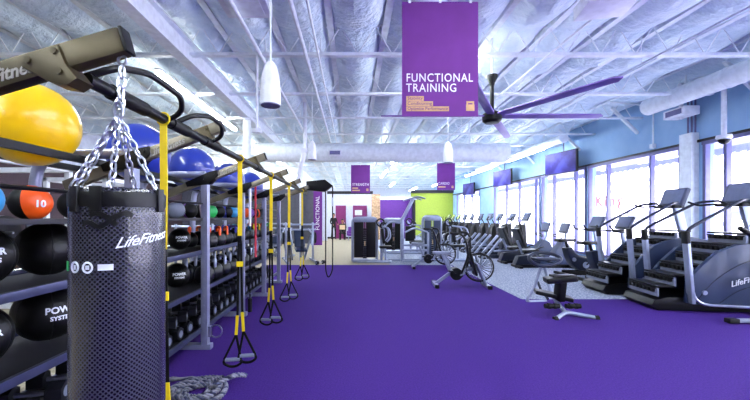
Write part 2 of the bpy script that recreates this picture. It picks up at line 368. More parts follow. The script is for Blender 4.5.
b = MB(); b.box((-1.82, 18.4, 1.45), (0.46, 0.16, 2.9), 0.01); col_o = thing('purple_sign_column', (0, 0, 0), 'tall purple panel column with white vertical lettering beyond the rig', 'sign column')
b.build('panel', 'banner', col_o)
text('lettering', 'FUNCTIONAL', 0.29, frame((-1.73, 18.31, 0.8), (0, 0, 1), (-1, 0, 0)), 'white_ink', col_o)
# door, poster wall
dr = struct(MB().box((-0.78, 23.96, 1.15), (0.72, 0.06, 2.3), 0.01).build('door_1', 'magenta'))
MB().box((-0.52, 23.91, 1.05), (0.03, 0.05, 0.16), 0.005).build('door_handle', 'chrome', dr)
po = thing('wall_poster', (0.55, 23.98, 1.25), 'plum coloured poster with a small white sheet on the back wall', 'poster')
MB().box((0, 0, 0), (0.98, 0.03, 2.1), 0.005).build('panel', 'magenta', po)
MB().box((-0.1, -0.025, 0.55), (0.5, 0.02, 0.36)).build('white_sheet', 'white', po)
# ---- outdoors
b = MB(); b.box((40, 15, -0.2), (62, 130, 0.1)); struct(b.build('ground_outdoors', 'asphalt'))
b = MB(); b.box((9.4, 15, 3.47), (2.0, 40, 0.06)); n = 320
for i in range(n):
    y = -5 + 40 * (i + 0.5) / n; b.box((10.45, y, 3.37 if i % 2 else 3.35), (0.06, 0.125, 0.20 if i % 2 else 0.24))
trim(b, 'canopy')
for j, (x, y, w, h) in enumerate(((47, 16, 26, 4.2), (47, 48, 30, 4.8), (47, -14, 26, 4.6))):
    h += (1.4 if j == 1 else 0); B = thing('shop_building', (x, y, -0.15), ['pale low shop building across the car park behind the long windows', 'pale shop building seen far off through the leftmost windows', 'pale shop building beyond the right hand windows'][j], 'building')
    MB().box((0, 0, h / 2), (8, w, h)).build('wall', 'facade', B)
    MB().box((-4.1, 0, h - (0.3 if j != 1 else -.9)), (0.4, w + 0.4, 0.5), 0.02).build('roof_band', 'canopy', B)
    MB().box((-4.5, 0, 2.6), (1.0, w * 0.9, 0.15)).build('awning', 'canopy', B)
    for q in range(4): MB().box((-4.02, -w * 0.36 + q * w * 0.24, 1.2), (0.08, w * 0.16, 2.2)).build('shop_window', 'carglass', B)
    if j == 1: text('sign_lettering', 'l King', 2.4, frame((-5.2, 13.5, 3.5), (0, -1, 0), (0, 0, 1)), 'sign_red', B, space=1.45, bold=.07, ext=.05)
def car(loc, rz, label, paint):
    c = thing('parked_car', loc, label, 'car', 'cars parked outside', rz)
    MB().prism([(-2.1, .3), (-2.15, .7), (-1.9, .92), (-1.2, .95), (-.6, 1.4), (.7, 1.42), (1.25, .98), (2.0, .88), (2.15, .6), (2.1, .3)], 'xz', -.85, .85, 0.05).build('body', paint, c)
    MB().prism([(-1.1, .97), (-.57, 1.36), (.66, 1.38), (1.12, .99)], 'xz', -.87, .87).build('side_glass', 'carglass', c)
    for x in (-1.35, 1.35):
        for y in (-.78, .78): MB().cyl((x, y - .1, .32), (x, y + .1, .32), .32, 20).build('wheel', 'rubber', c)
    return c
car((24, 17.5, -.15), PI / 2 + .1, 'grey car parked outside the window behind the recumbent bikes', 'carpaint')
car((24, 11.8, -.15), PI / 2, 'white car parked outside behind the upright bikes', 'white')
car((27, 24.5, -.15), PI / 2, 'pale car parked far off behind the row of ellipticals', 'white')

# ================================================================ OVERHEAD
def duct(name, p0, p1, r, label, band=1.2):
    d = thing(name, p0, label, 'duct'); p0 = Vector(p0); v = Vector(p1) - p0
    b = MB(); b.cyl((0, 0, 0), v, r, 32); b.build('duct_shell', 'steel_white', d)
    n = int(v.length / band); u = v.normalized()
    for i in range(n + 1): MB().cyl(u * min(v.length, i * band) - u * .015, u * min(v.length, i * band) + u * .015, r + .012, 32).build('duct_seam', 'steel_white', d)
    for f in (.15, .5, .85):
        w = v * f; MB().box((w.x, w.y, (4.95 - p0.z + r) / 2), (.03, .03, 4.95 - p0.z - r + .02)).build('hanger', 'steel_white', d)
    return d
duct('round_duct', (-3.2, 11.6, 3.66), (5.2, 11.6, 3.66), 0.31, 'wide white round duct crossing under the ceiling behind the fan')
duct('round_duct', (7.3, 11.9, 4.22), (7.3, 20.0, 4.22), 0.15, 'slim white round duct over the wall mounted screens')
duct('round_duct', (7.45, 2.0, 4.26), (7.45, 8.7, 4.26), 0.2, 'white round duct high on the right over the stair climbers')
bx = thing('duct_outlet_box', (7.82, 8.2, 3.97), 'white box hanging beneath the near right duct', 'vent box')
MB().box((0, 0, 0), (0.36, 0.55, 0.2), 0.02).build('housing', 'white', bx); MB().box((0, 0, .4), (0.06, 0.06, 1.1)).build('hanger', 'white', bx); MB().box((-.185, 0, 0), (0.015, 0.4, 0.12)).build('grille', 'alu', bx)
for (x, y0, y1, z, lab) in [(-3.62, 6.4, 10.7, 4.2, 'nearest long white tube lamp above the rig'), (-3.62, 13.2, 17.8, 4.2, 'second tube lamp along the left of the rig'),
        (-3.62, 20.8, 24.2, 4.2, 'far tube lamp left of the purple sign column'), (2.0, 5.7, 8.0, 4.2, 'tube lamp hidden behind the large hanging banner'), (2.0, 13.7, 17.5, 4.2, 'middle tube lamp beside the strength banner'),
        (2.0, 19.8, 23.6, 4.2, 'furthest tube lamp near the back wall'), (6.95, 12.5, 15.5, 3.98, 'bright tube lamp under the slim duct near the screens'), (6.95, 17.0, 21.0, 3.98, 'tube lamp under the slim duct by the far screen'),
        (-3.62, -1.0, 3.2, 4.2, 'added fill tube lamp overhead left of the near rig arm, outside the frame'), (-3.62, -5.6, -1.6, 4.2, 'added fill tube lamp behind the camera on the left'), (2.0, -1.0, 3.2, 4.2, 'added fill tube lamp overhead in the middle, above the frame'), (2.0, -5.6, -1.6, 4.2, 'added fill tube lamp behind the camera in the middle'), (6.0, -3.0, 3.0, 4.2, 'added fill tube lamp overhead on the near right side, outside the frame'), (5.5, 29.5, 33.0, 4.0, 'added fill tube lamp behind the lime wall'), (2.6, 21.2, 23.4, 3.6, 'added fill tube lamp in front of the purple back wall'), (6.3, 24.5, 27.0, 3.9, 'added fill tube lamp in front of the lime wall')]:  # all lamps on this line are added, to brighten the near room and back
    L = thing('tube_lamp', (x, (y0 + y1) / 2, z), lab, 'lamp', 'long tube lamps')
    MB().box((0, 0, 0.045), (0.13, y1 - y0, 0.04), 0.01).build('lamp_housing', 'white', L)
    MB().box((0, 0, 0.0), (0.11, y1 - y0 - 0.06, 0.05), 0.02).build('tube', 'led', L)
    for s_ in (-.4, .4): MB().cyl((0, s_ * (y1 - y0), .08), (0, s_ * (y1 - y0), 4.95 - z), .006, 6).build('hanger', 'steel_white', L)
def speaker(px, pytop, pybot, Y, label):
    c = at(px, (pytop + pybot) / 2, Y); h = (pybot - pytop) * Y / F; r = h * 0.23
    o = thing('pendant_speaker', c, label, 'speaker', 'pendant speakers')
    MB().lathe([(0, h * .5), (r * .35, h * .49), (r * .62, h * .4), (r * .85, h * .2), (r * .97, -h * .1), (r, -h * .42), (r * .97, -h * .48)], seg=28).build('shell', 'white', o)
    MB().lathe([(0, -h * .5), (r * .93, -h * .5), (r * .93, -h * .46), (0, -h * .46)], seg=28).build('grille', 'alu', o)
    MB().cyl((0, 0, h * .48), (0, 0, 4.95 - c.z), .01, 8).build('cable', 'steel_white', o)
speaker(270.5, 62, 106, 3.7, 'largest white bullet shaped pendant speaker above the rig')
speaker(312, 141, 160, 8.2, 'small white pendant speaker just right of the curved white pipe')
speaker(448, 142, 163, 8.4, 'white pendant speaker above the cardio banner')
# near ceiling boxes
hb = thing('ceiling_unit', at(245, 0, 4.6), 'white square ceiling unit at the top, above the big pendant speaker', 'ceiling unit')
MB().box((0, 0, 0), (0.62, 0.5, 0.2), 0.02).build('housing', 'white', hb); MB().box((0, 0, -.102), (0.45, 0.36, 0.012)).build('grille', 'steel_white', hb)
for s_ in (-.3, .3): MB().cyl((s_, 0, .1), (s_, 0, 4.95 - hb.location.z), .01, 6).build('hanger', 'steel_white', hb)
hb = thing('ceiling_unit', at(606, 3, 4.5), 'white ceiling unit with a pipe entering its side, top right', 'ceiling unit')
MB().box((0, 0, 0), (0.6, 0.45, 0.18), 0.02, rot('Z', -12)).build('housing', 'white', hb); MB().cyl((-.3, -.1, 0), (-.9, -1.2, .02), .04, 12).build('pipe', 'steel_white', hb)
MB().cyl((0, 0, .1), (0, 0, 4.95 - hb.location.z), .012, 6).build('hanger', 'steel_white', hb)
vt = thing('air_vent', at(335, 153, 11.2), 'white rectangular air vent set in the wide round duct', 'vent')
MB().box((0, .12, 0), (.3, .2, .14)).build('vent_neck', 'white', vt)
MB().box((0, 0, 0), (0.42, .12, .2), .01).build('vent_frame', 'white', vt); MB().box((0, -.065, 0), (.34, .02, .12)).build('vent_grille', 'alu', vt)
for i, (x, z, lab) in enumerate([(-.77, 4.2, 'white sprinkler pipe running away left of the banner'), (-.56, 4.2, 'thin white conduit beside the sprinkler pipe'), (-1.55, 4.25, 'white conduit nearest to the big pendant speaker'), (3.3, 4.22, 'white conduit running away over the fan'), (5.2, 4.25, 'white conduit running away on the right of the ceiling')]):
    q = MB(); q.cyl((0, Y0, 0), (0, YB - Y0, 0), .03 if i in (0, 2) else .018, 10)
    for k in range(6): q.cyl((0, 2 + k * 4.2, 0), (0, 2 + k * 4.2, .7), .008, 6)
    tag(q.build('ceiling_pipe', 'steel_white', loc=(x, 0, z)), lab, 'pipe', 'pipes under the ceiling')
q = MB(); q.tube([(at(305, 60, 9.76).x, 9.76, 4.95), at(305, 148, 9.76)], .05, 12); q.tube(spline([at(305, 149, 9.76), at(302.5, 160, 9.76), at(299, 172, 9.76), at(298, 186, 9.76)]), .065, 12); q.box(at(304.5, 151, 9.76), (.16, .16, .12), .01)
tag(q.build('curved_pipe_drop', 'white'), 'white curved pipe drop ending behind the rig top bar', 'pipe')
q = MB(); p_ = at(257, 131, 5.96); q.tube([(p_.x, 5.96, 4.32), p_], .022, 10); q.box(p_, (.16, .1, .07), .02)
tag(q.build('pipe_drop', 'white'), 'thin straight white pipe drop left of the big pendant speaker', 'pipe')
q = MB(); cpt = at(724, 138, 7.2); q.cyl(cpt, (cpt.x, cpt.y, 4.3), .045, 12)
dm = thing('dome_camera', cpt, 'white dome camera on a vertical pole in front of the windows', 'camera')
MB().cyl((0, 0, 0), (0, 0, 4.95 - cpt.z), .045, 12).build('pole', 'white', dm)
MB().lathe([(.0, .06), (.12, .06), (.13, 0), (.1, -.03)], seg=24).build('mount', 'white', dm); MB().lathe([(.1, -.03), (.1, -.05), (.075, -.1), (.03, -.13), (0, -.135)], seg=24).build('dome', 'black', dm)
# banners
def banner(px0, px1, py0, py1, Y, label, big, small, bits):
    a = at(px0, py1, Y); c = at(px1, py0, Y); w = c.x - a.x; h = c.z - a.z
    o = thing('hanging_banner', ((a.x + c.x) / 2, Y, a.z), label, 'banner', 'purple hanging banners')
    MB().box((0, 0, h / 2), (w, .012, h)).build('cloth', 'banner', o)
    for s_ in (-.4, 0, .4):
        q = MB(); q.cyl((s_ * w, 0, h), (s_ * w, 0, 4.95 - a.z), .005, 6); q.box((s_ * w, 0, h), (.03, .02, .03)); q.build('hanger', 'steel_white', o)
    for (t, sz, fx, fz, wf) in big:
        vs, fs = text_geo(t, sz * w, bold=sz * w * .004, space=1.12, ext=.001); xm = max(v.x for v in vs); k = wf * w / xm
        q = MB(frame((-w / 2 + fx * w, -.009, fz * h), (1, 0, 0), (0, 0, 1))); q.add([(v.x * k, v.y, v.z) for v in vs], fs); q.build('headline', 'white_ink', o)
    for (t, fx, fz, fw) in small:
        MB().box((-w / 2 + (fx + fw / 2) * w, -.008, fz * h + .02 * w), (fw * w, .004, .062 * w)).build('caption_bar', 'tan_ink', o)
        if t:
            vs, fs = text_geo(t, .058 * w, ext=.001); k = (fw - .03) * w / max(v.x for v in vs)
            q = MB(frame((-w / 2 + (fx + .015) * w, -.012, fz * h + .004 * w), (1, 0, 0), (0, 0, 1))); q.add([(v.x * k, v.y, v.z) for v in vs], fs); q.build('caption', 'banner', o)
    kx, kz, ks = bits
    q = MB(); cx = -w / 2 + kx * w; cz = kz * h
    q.box((cx, -.009, cz), (.11 * w, .004, .085 * w), .003); q.prism([(cx - .05 * w, cz + .03 * w), (cx - .05 * w, cz + .085 * w), (cx + .05 * w, cz + .085 * w), (cx + .05 * w, cz + .03 * w), (cx + .03 * w, cz + .03 * w), (cx + .03 * w, cz + .06 * w), (cx - .03 * w, cz + .06 * w), (cx - .03 * w, cz + .03 * w)], 'xz', -.011, -.007)
    q.build('kettlebell_emblem', 'tan_ink', o)
    return o
banner(402, 478, 2, 116.5, 4.1, 'large purple banner reading FUNCTIONAL TRAINING in white capitals', [('FUNCTIONAL', .155, .05, .302, .88), ('TRAINING', .155, .05, .214, .66)],
       [('Stability', .055, .142, .23), ('Conditioning', .055, .097, .35), ('Optimize Performance', .055, .052, .56)], (.895, .075, 1))
banner(351, 370, 165, 193, 16.4, 'small purple banner reading STRENGTH above the weight machines', [('STRENGTH', .19, .07, .26, .86)], [('', .07, .16, .3), ('', .07, .08, .4)], (.86, .1, 1))
banner(437, 455, 163, 190, 17.2, 'small purple banner reading CARDIO near the window wall', [('CARDIO', .19, .07, .2, .62)], [('', .07, .1, .4)], (.86, .1, 1))
# fan
H = at(492, 116, 6.3)
fan = thing('ceiling_fan', H, 'large ceiling fan with black hub and long purple blades', 'fan')
MB().lathe([(0, .1), (.06, .1), (.1, .07), (.16, .04), (.175, -.02), (.165, -.09), (.12, -.13), (0, -.135)], seg=32).build('hub', 'black', fan)
MB().cyl((0, 0, .08), (0, 0, .66), .035, 14).build('downrod', 'black', fan)
MB().lathe([(.04, .55), (.05, .6), (.1, .7), (.1, .74), (0, .74)], seg=20).build('canopy_cup', 'black', fan)
MB().cyl((0, 0, .7), (0, 0, 4.95 - H.z), .02, 8).build('hanger_rod', 'steel_white', fan)
for an in (0, -60, -120, 180, 58):
    a = math.radians(an); R_ = Matrix.Rotation(a, 4, 'Z') @ Matrix.Rotation(math.radians(-12), 4, 'X')
    q = MB(Matrix.Translation((0, 0, .0)) @ R_); q.prism([(.12, -.05), (.3, -.075), (1.95, -.065), (2.03, 0), (1.95, .07), (.3, .08), (.12, .05)], 'xy', -.012, .012, .006); q.build('blade', 'fanblade', fan)
# screens on the right wall
def tv(y, z, wd, ht, label, tilt=0):
    o = thing('wall_screen', (7.72, y, z), label, 'television', 'wall screens', rz=math.radians(tilt))
    MB().box((0, 0, 0), (.09, wd, ht), .01).build('casing', 'black', o)
    MB().box((-.048, 0, 0), (.006, wd - .06, ht - .06)).build('screen', 'tvscreen', o)
    MB().bar((.04, 0, 0), (.45, 0, 0), .08, .08).build('bracket', 'dark', o); MB().cyl((.12, 0, ht / 2 - .1), (.12, 0, 4.95 - z), .02, 8).build('pole', 'alu', o)
tv(12.75, 3.5, 1.45, .8, 'nearest flat screen hung high over the bikes, purple picture', 12)
tv(17.7, 3.5, 1.45, .8, 'second flat screen hung high, left of the nearest one', 12)
tv(22.8, 3.35, 1.35, .75, 'furthest flat screen hung over the far windows', 12)
# ================================================================ TRAINING RIG WITH STORAGE (left)
BAY = 1.31; PX = -1.67
rig = thing('training_rig', (PX, 4.6, 0), 'long steel training rig with storage shelves along the left of the turf', 'training rig')
def R3(x, y, z): return (x - PX, y - 4.6, z)
YS0, YS1 = 1.31, 7.86
for n in range(1, 7):
    y = BAY * n
    q = MB(); q.box(R3(PX, y, 1.0), (.075, .075, 2.0), .008)
    for k in range(16): q.cyl(R3(PX - .001, y - .041, .3 + k * .1), R3(PX - .001, y - .0375, .3 + k * .1), .008, 8)
    q.build('front_post', 'rig', rig)
    MB().tube([R3(-2.42, y, .03), R3(-2.42, y, 1.7), R3(-2.36, y, 1.98), R3(PX, y, 1.98)], .04, 12, fil=.3).build('rear_post', 'rig', rig)
    MB().box(R3((PX - 2.42) / 2 + .03, y, .03), (.84, .08, .06), .01).build('base_foot', 'rig', rig)
    for z in (.22, .68, 1.12, 1.48): pass
def shelf(z, nm, rail_m, xf=PX - .03, lip=.05):
    s_ = MB(); s_.box(R3((xf - 2.36) / 2, (YS0 + YS1) / 2, z - .012), (xf + 2.36, YS1 - YS0 - .02, .015), .003); so = s_.build(nm, 'dark', rig)
    MB().box(R3(xf - .01, (YS0 + YS1) / 2, z + .0), (.03, YS1 - YS0 - .02, lip), .006).build('shelf_rail', rail_m, so)
    MB().box(R3(-2.36, (YS0 + YS1) / 2, z + .0), (.03, YS1 - YS0 - .02, lip), .006).build('shelf_rail', rail_m, so)
shelf(.22, 'storage_shelf', 'rig_dark'); shelf(.67, 'storage_shelf', 'rig_dark'); shelf(1.10, 'storage_shelf', 'rig_dark'); 
q = MB(); q.box(R3(-2.0, (YS0 + YS1) / 2, 1.468), (.62, YS1 - YS0 - .02, .014)); q.box(R3(PX - .03, (YS0 + YS1) / 2, 1.475), (.03, YS1 - YS0, .03), .005); q.box(R3(-2.36, (YS0 + YS1) / 2, 1.475), (.03, YS1 - YS0, .03), .005); q.build('storage_shelf', 'dark', rig)
for x in (-1.93, -2.33): MB().box(R3(x, (YS0 + YS1) / 2, 1.91), (.04, YS1 - YS0, .05), .006).build('top_rail', 'black', rig)
MB().tube([R3(PX - .02, YS0 - 1.2, 1.65), R3(PX - .02, YS1, 1.65)], .012, 8).build('guard_rail', 'black', rig)
# arms, plates, long bar, handles
ends = {1: (-.86, 2.165)}
for n in range(1, 7):
    y = BAY * n; ex, ez = ends.get(n, (-.99, 2.19)); sx, sz = (-1.66, 1.93)
    d = Vector((ex - sx, 0, ez - sz)); d.normalize(); a = Vector((sx, y, sz)) - d * .55; e = Vector((ex, y, ez))
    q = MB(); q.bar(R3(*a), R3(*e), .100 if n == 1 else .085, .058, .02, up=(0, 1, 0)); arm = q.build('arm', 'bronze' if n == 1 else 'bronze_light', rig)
    MB().bar(R3(*(e - d * .001)), R3(*(e + d * .012)), .098 if n == 1 else .083, .056, .018, up=(0, 1, 0)).build('end_cap', 'black', arm)
    if n <= 3:                                            # raised lettering on the front face
        o_ = e - d * (.60 if n == 1 else .58); zz = Vector((-d.z, 0, d.x))
        text('lettering', 'LifeFitness', .068, frame(R3(*(o_ - zz * .03 + Vector((0, -.030, 0)))), d, zz), 'bronzelogo', arm, shear=.3, bold=.0012)
    # gusset plate at the front post, plate carrying the long bar
    q = MB(); c = Vector((-1.66, y, 1.95)); q.prism([(c.x - .20 - PX, c.z - .11), (c.x - PX + .05, c.z - .08), (c.x - PX + .15, c.z + .02), (c.x - PX + .14, c.z + .08), (c.x - PX + .05, c.z + .06), (c.x - .22 - PX, c.z - .06)], 'xz', y - 4.6 - .046, y - 4.6 + .046, .006)
    for (bx_, bz_) in ((.10, .04), (-.02, -.02)): q.cyl(R3(c.x + bx_, y - .054, c.z + bz_), R3(c.x + bx_, y - .045, c.z + bz_), .014, 10)
    q.build('gusset_plate', 'black', rig)
    k = -1.13; am = e - d * ((ex - k) / d.x)
    q = MB(); q.prism([(am.x - PX - .085, am.z - .035), (am.x - PX - .08, am.z + .01), (am.x - PX + .045, am.z + .05), (am.x - PX + .075, am.z - .02), (am.x - PX + .12, am.z - .075), (am.x - PX + .08, am.z - .10), (am.x - PX + .02, am.z - .09)], 'xz', y - 4.6 - .042, y - 4.6 + .042, .005)
    for (bx_, bz_) in ((-.06, -.01), (.035, .025), (.055, -.05)): q.cyl(R3(am.x + bx_, y - .049, am.z + bz_), R3(am.x + bx_, y - .04, am.z + bz_), .012, 10)
    q.build('bar_plate', 'bronze', rig)
BX, BZ = -1.05, 2.045
MB().tube([R3(BX, 1.365, BZ), R3(BX, 8.0, BZ)], .027, 12).build('long_bar', 'black', rig)
for (y0, y1) in ((1.38, 1.93), (2.06, 2.52)):
    MB().tube([R3(BX, y0, BZ + .02), R3(BX + .07, y0 + .06, BZ + .08), R3(BX + .11, y0 + .22, BZ + .12), R3(BX + .12, y1 - .05, BZ + .11), R3(BX + .10, y1, BZ + .04), R3(BX, y1 + .02, BZ)], .015, 10, fil=.05).build('pull_up_handle', 'black', rig)
for (y0, y1) in ((1.5, 1.75), (2.0, 2.2), (2.45, 2.7), (3.75, 3.95)): MB().cyl(R3(BX, y0, BZ), R3(BX, y1, BZ), .034, 14).build('grip_sleeve', 'rubber', rig)
q = MB(); q.torus(R3(-1.55, 3.93, .2), .07, .008, 28, 8, rot('Y', 20) @ rot('X', 90)); q.box(R3(-1.63, 3.93, .2), (.05, .05, .12), .005); q.build('anchor_ring', 'chrome', rig)
# box arm with hanging cords at the far end
q = MB(); q.prism([(-1.05 - PX, 2.12), (-1.05 - PX, 2.32), (-.62 - PX, 2.36), (-.44 - PX, 2.22), (-.62 - PX, 2.08)], 'xz', 7.9 - 4.6, 8.1 - 4.6, .02); q.build('end_housing', 'black', rig)
MB().bar(R3(-1.67, 8.0, 1.95), R3(-1.0, 8.0, 2.16), .07, .09, .01, up=(0, 1, 0)).build('end_arm', 'black', rig)
cd_ = thing('exercise_rope', (-.55, 8.0, 2.1), 'long black cord hanging in a narrow loop from the far end of the rig', 'cord')
MB().tube(fillet([(-.06, 0, .1), (-.06, 0, -1.85), (0, 0, -2.03), (.1, 0, -1.85), (.1, 0, .1)], .1), .014, 8).build('loop', 'blackstrap', cd_)
MB().cyl((.1, 0, -.35), (.1, 0, -.15), .022, 10).build('grip', 'silver', cd_)

# ---- gym balls on the top rails
def gym_ball(y, px, z, r, m, label):
    o = thing('gym_ball', (px, y, z), label, 'gym ball', 'gym balls on top of the rig')
    q = MB()
    prof = []; n = 40
    for i in range(n + 1):
        th = PI * i / n; rr = r * (1 + .004 * math.cos(i * PI)) if 6 < i < 34 else r
        prof.append((rr * math.sin(th), -rr * math.cos(th)))
    q.lathe(prof, seg=48, R=rot('X', 65)); q.build('ball', m, o)
    p = rot('X', 65) @ Vector((0, 0, -r)); MB().cyl(p * .985, p * 1.006, .016, 14).build('valve_plug', 'white', o)
for (y, x, z, r, m, l) in [(2.29, -2.13, 2.112, .27, 'ballyellow', 'large yellow gym ball lying on top of the rig by the punch bag'),
        (3.45, -2.13, 2.14, .285, 'ballblue', 'blue gym ball partly behind the chain and nearest the yellow one'), (4.6, -2.13, 2.14, .285, 'ballblue', 'blue gym ball second in the row of blue ones'),
        (5.9, -2.13, 2.14, .285, 'ballblue', 'blue gym ball third in the row of blue ones'), (7.15, -2.13, 2.14, .285, 'ballblue', 'blue gym ball furthest along the top of the rig')]:
    gym_ball(y, x, z, r, m, l)

# ---- medicine balls on the top shelf
def med_ball(y, r, m1, m2, label, z0=1.48, x=-2.05, group='medicine balls on the top shelf', txt=None, rz=None):
    o = thing('medicine_ball', (x, y, z0 + r), label, 'medicine ball', group, rz=rz if rz is not None else random.uniform(-.5, .5))
    MB().ball((0, 0, 0), r, 28).build('shell', m1, o)
    if m2:
        prof = [(0, r * 1.02)] + [(r * 1.02 * math.sin(t), r * 1.02 * math.cos(t)) for t in [PI * .08 * k for k in range(1, 7)]]
        MB().lathe(prof + [(r * .9, prof[-1][1])], seg=28, R=rot('Z', 15) @ rot('Y', 84)).build('coloured_cap', m2, o)
    else:
        q = MB(); q.torus((0, 0, 0), r * .995, r * .03, 36, 6, rot('X', 80)); q.build('seam', 'rubber', o)
    q = MB(); q.torus((-r * .97 * .95, -r * .2, r * .05), r * .3, r * .045, 20, 6, rot('Y', 80)); q.build('valve_ring', 'rubber', o)
    if txt: t_ball(o, r * 1.04, txt, r * .55, math.atan2(-y, -x) + .42, -.05)
    return o
def t_ball(o, r, txt, size, phi, th0, m='logo'):
    phi -= o.rotation_euler.z; vs, fs = text_geo(txt, size, bold=size * .03, align='CENTER', ext=.001)
    q = MB(); out = []
    for v in vs:
        a = phi + v.x / r; t = th0 + (v.y - size * .35) / r; rr = r + v.z; out.append((rr * math.cos(t) * math.cos(a), rr * math.cos(t) * math.sin(a), rr * math.sin(t)))
    q.add(out, fs); q.build('printed_number' if txt.isdigit() else 'printed_word', m, o)
med_ball(1.88, .115, 'skyblue', None, 'sky blue medicine ball at the left edge of the top shelf')
med_ball(2.2, .11, 'rubber', 'orange', 'black and orange medicine ball marked 10 on the top shelf', txt='10', rz=0)
med_ball(2.56, .11, 'rubber', None, 'black medicine ball beside the orange one, half behind the punch bag')
mb_cols = [('greyrub', None, 'pale grey'), ('violet', 'rubber', 'violet and black'), ('rubber', 'taupe', 'black and taupe'), ('rubber', 'green', 'black and green'), ('taupe', 'rubber', 'taupe'), ('purpleblue', 'rubber', 'indigo and black'),
           ('rubber', 'skyblue', 'black and blue'), ('greyrub', 'rubber', 'grey and black'), ('rubber', 'orange', 'black and orange'), ('violet', None, 'violet'), ('rubber', None, 'plain black'), ('orange', 'rubber', 'orange')]
for i, (a, c, nm) in enumerate(mb_cols): med_ball(4.02 + .32 * i, .1, a, c, '%s medicine ball on the top shelf, %s one right of the punch bag' % (nm, ORD[i]))
# ---- big soft balls on the second and third shelves
def wall_ball(y, z0, r, label, txt='POWER', x=-2.03, th=.2, dphi=.2):
    o = thing('wall_ball', (x, y, z0 + r), label, 'exercise ball', 'big black soft balls on the lower shelves')
    MB().ball((0, 0, 0), r, 36).build('shell', 'leather', o)
    for a in (0, 60, 120): MB().torus((0, 0, 0), r * 1.0, r * .014, 48, 6, rot('Z', a + 20) @ rot('X', 90)).build('seam', 'iron', o)
    ph = math.atan2(-y, -x)
    if txt:
        t_ball(o, r * 1.01, txt, r * .3, ph + dphi, th)
        t_ball(o, r * 1.01, 'SYSTEMS', r * .2, ph + dphi, th - .28)
    return o
wall_ball(1.86, 1.115, .17, 'black soft ball with white wording at the left edge of the second shelf')
wall_ball(2.30, 1.115, .175, 'big black soft ball on the second shelf under the orange one', txt=None)
wall_ball(2.8, 1.115, .15, 'black soft ball on the second shelf hidden by the punch bag', txt=None)
wall_ball(4.06, 1.115, .125, 'grey black soft ball on the second shelf just right of the punch bag')
wall_ball(1.84, .685, .17, 'black soft ball with white wording at the left edge of the third shelf')
wall_ball(2.30, .685, .185, 'big black soft ball with white wording left of the punch bag on the third shelf', dphi=.45)
wall_ball(4.0, .685, .14, 'black soft ball with white wording on the third shelf right of the punch bag')
# ---- kettlebells
def kettlebell(r, hm, tall=1.0):
    o = bpy.data.objects.new('kettlebell', None); COL.objects.link(o); o.empty_display_size = .1
    prof = [(0, 0), (r * .62, 0), (r * .8, r * .12), (r * .97, r * .5), (r, r * .85), (r * .93, r * 1.25), (r * .72, r * 1.6), (r * .4, r * 1.8), (0, r * 1.86)]
    MB().lathe(prof, seg=24).build('bell', 'iron', o)
    h = r * 1.6; w = r * .72
    MB().tube(fillet([(0, -w, h - r * .25), (0, -w * 1.05, h + r * .75 * tall), (0, w * 1.05, h + r * .75 * tall), (0, w, h - r * .25)], r * .45), r * .17, 10).build('handle', hm, o)
    return o
kb = {}
def put_kb(r, hm, y, x, z, label, group):
    key = (r, hm)
    if key not in kb: kb[key] = kettlebell(r, hm); o = kb[key]
    else: o = dup(kb[key], (0, 0, 0), '')
    o.location = (x, y, z); o.rotation_euler = (0, 0, random.uniform(.2, .9)); return tag(o, label, 'kettlebell', group)
i2 = [('orange', 4.42), ('orange', 4.72), ('orange', 5.0), ('purpleblue', 5.3), ('purpleblue', 5.58), ('purpleblue', 5.86), ('skyblue', 6.14), ('yellow', 6.42), ('yellow', 6.7), ('red', 6.98), ('red', 7.26), ('green', 7.54)]
CN = {'orange': 'orange', 'purpleblue': 'indigo', 'skyblue': 'light blue', 'yellow': 'yellow', 'red': 'red', 'green': 'green', 'silver': 'bare steel'}
cnt = {}
for (m, y) in i2:
    k = cnt.get(m, 0); cnt[m] = k + 1
    put_kb(.105, m, y, -1.83, 1.112, 'black kettlebell with %s handle, %s of that colour on the second shelf' % (CN[m], ORD[k]), 'coloured handle kettlebells on the second shelf')
    put_kb(.105, m, y + .08, -2.12, 1.112, 'black kettlebell with %s handle in the back row, behind the %s of that colour' % (CN[m], ORD[k]), 'coloured handle kettlebells on the second shelf')
for i in range(12):
    y = 4.3 + .3 * i
    put_kb(.118, 'silver', y, -1.84, .682, 'black kettlebell with bare steel handle, %s along the front of the third shelf' % ORD[i], 'steel handle kettlebells on the third shelf')
    put_kb(.122, 'silver', y + .1, -2.13, .682, 'black kettlebell with bare steel handle, %s along the back of the third shelf' % ORD[i], 'steel handle kettlebells on the third shelf')
# ---- dumbbells: on the bottom shelf, plus a few at the rack foot
def dumbbell(r=.075, L=.30):
    o = bpy.data.objects.new('dumbbell', None); COL.objects.link(o)
    for s_ in (-1, 1):
        q = MB(); hexa = [(r * math.cos(PI / 6 + k * PI / 3), r * math.sin(PI / 6 + k * PI / 3)) for k in range(6)]
        q.prism(hexa, 'yz', s_ * L / 2 - .045, s_ * L / 2 + .045, .01); h_ = q.build('head', 'iron', o)
        MB().cyl((s_ * (L / 2 + .044), 0, 0), (s_ * (L / 2 + .048), 0, 0), r * .5, 18).build('end_disc', 'silver', h_)
    MB().tube([(-L / 2, 0, 0), (-.05, 0, 0), (0, 0, 0), (.05, 0, 0), (L / 2, 0, 0)], .016, 10, radii=[.9, .95, 1.15, .95, .9]).build('handle', 'chrome', o)
    return o
d0 = dumbbell()
for i in range(26):
    y = 2.0 + .222 * i
    o = d0 if i == 0 else dup(d0, (0, 0, 0), '')
    o.location = (-1.96, y, .293); o.rotation_euler = (0, math.radians(0), random.uniform(-.06, .06))
    tag(o, 'black hex dumbbell with chrome handle, %s from the near end of the bottom shelf' % ORD[i], 'dumbbell', 'dumbbells on the bottom shelf')
d1 = dumbbell(.065, .26)
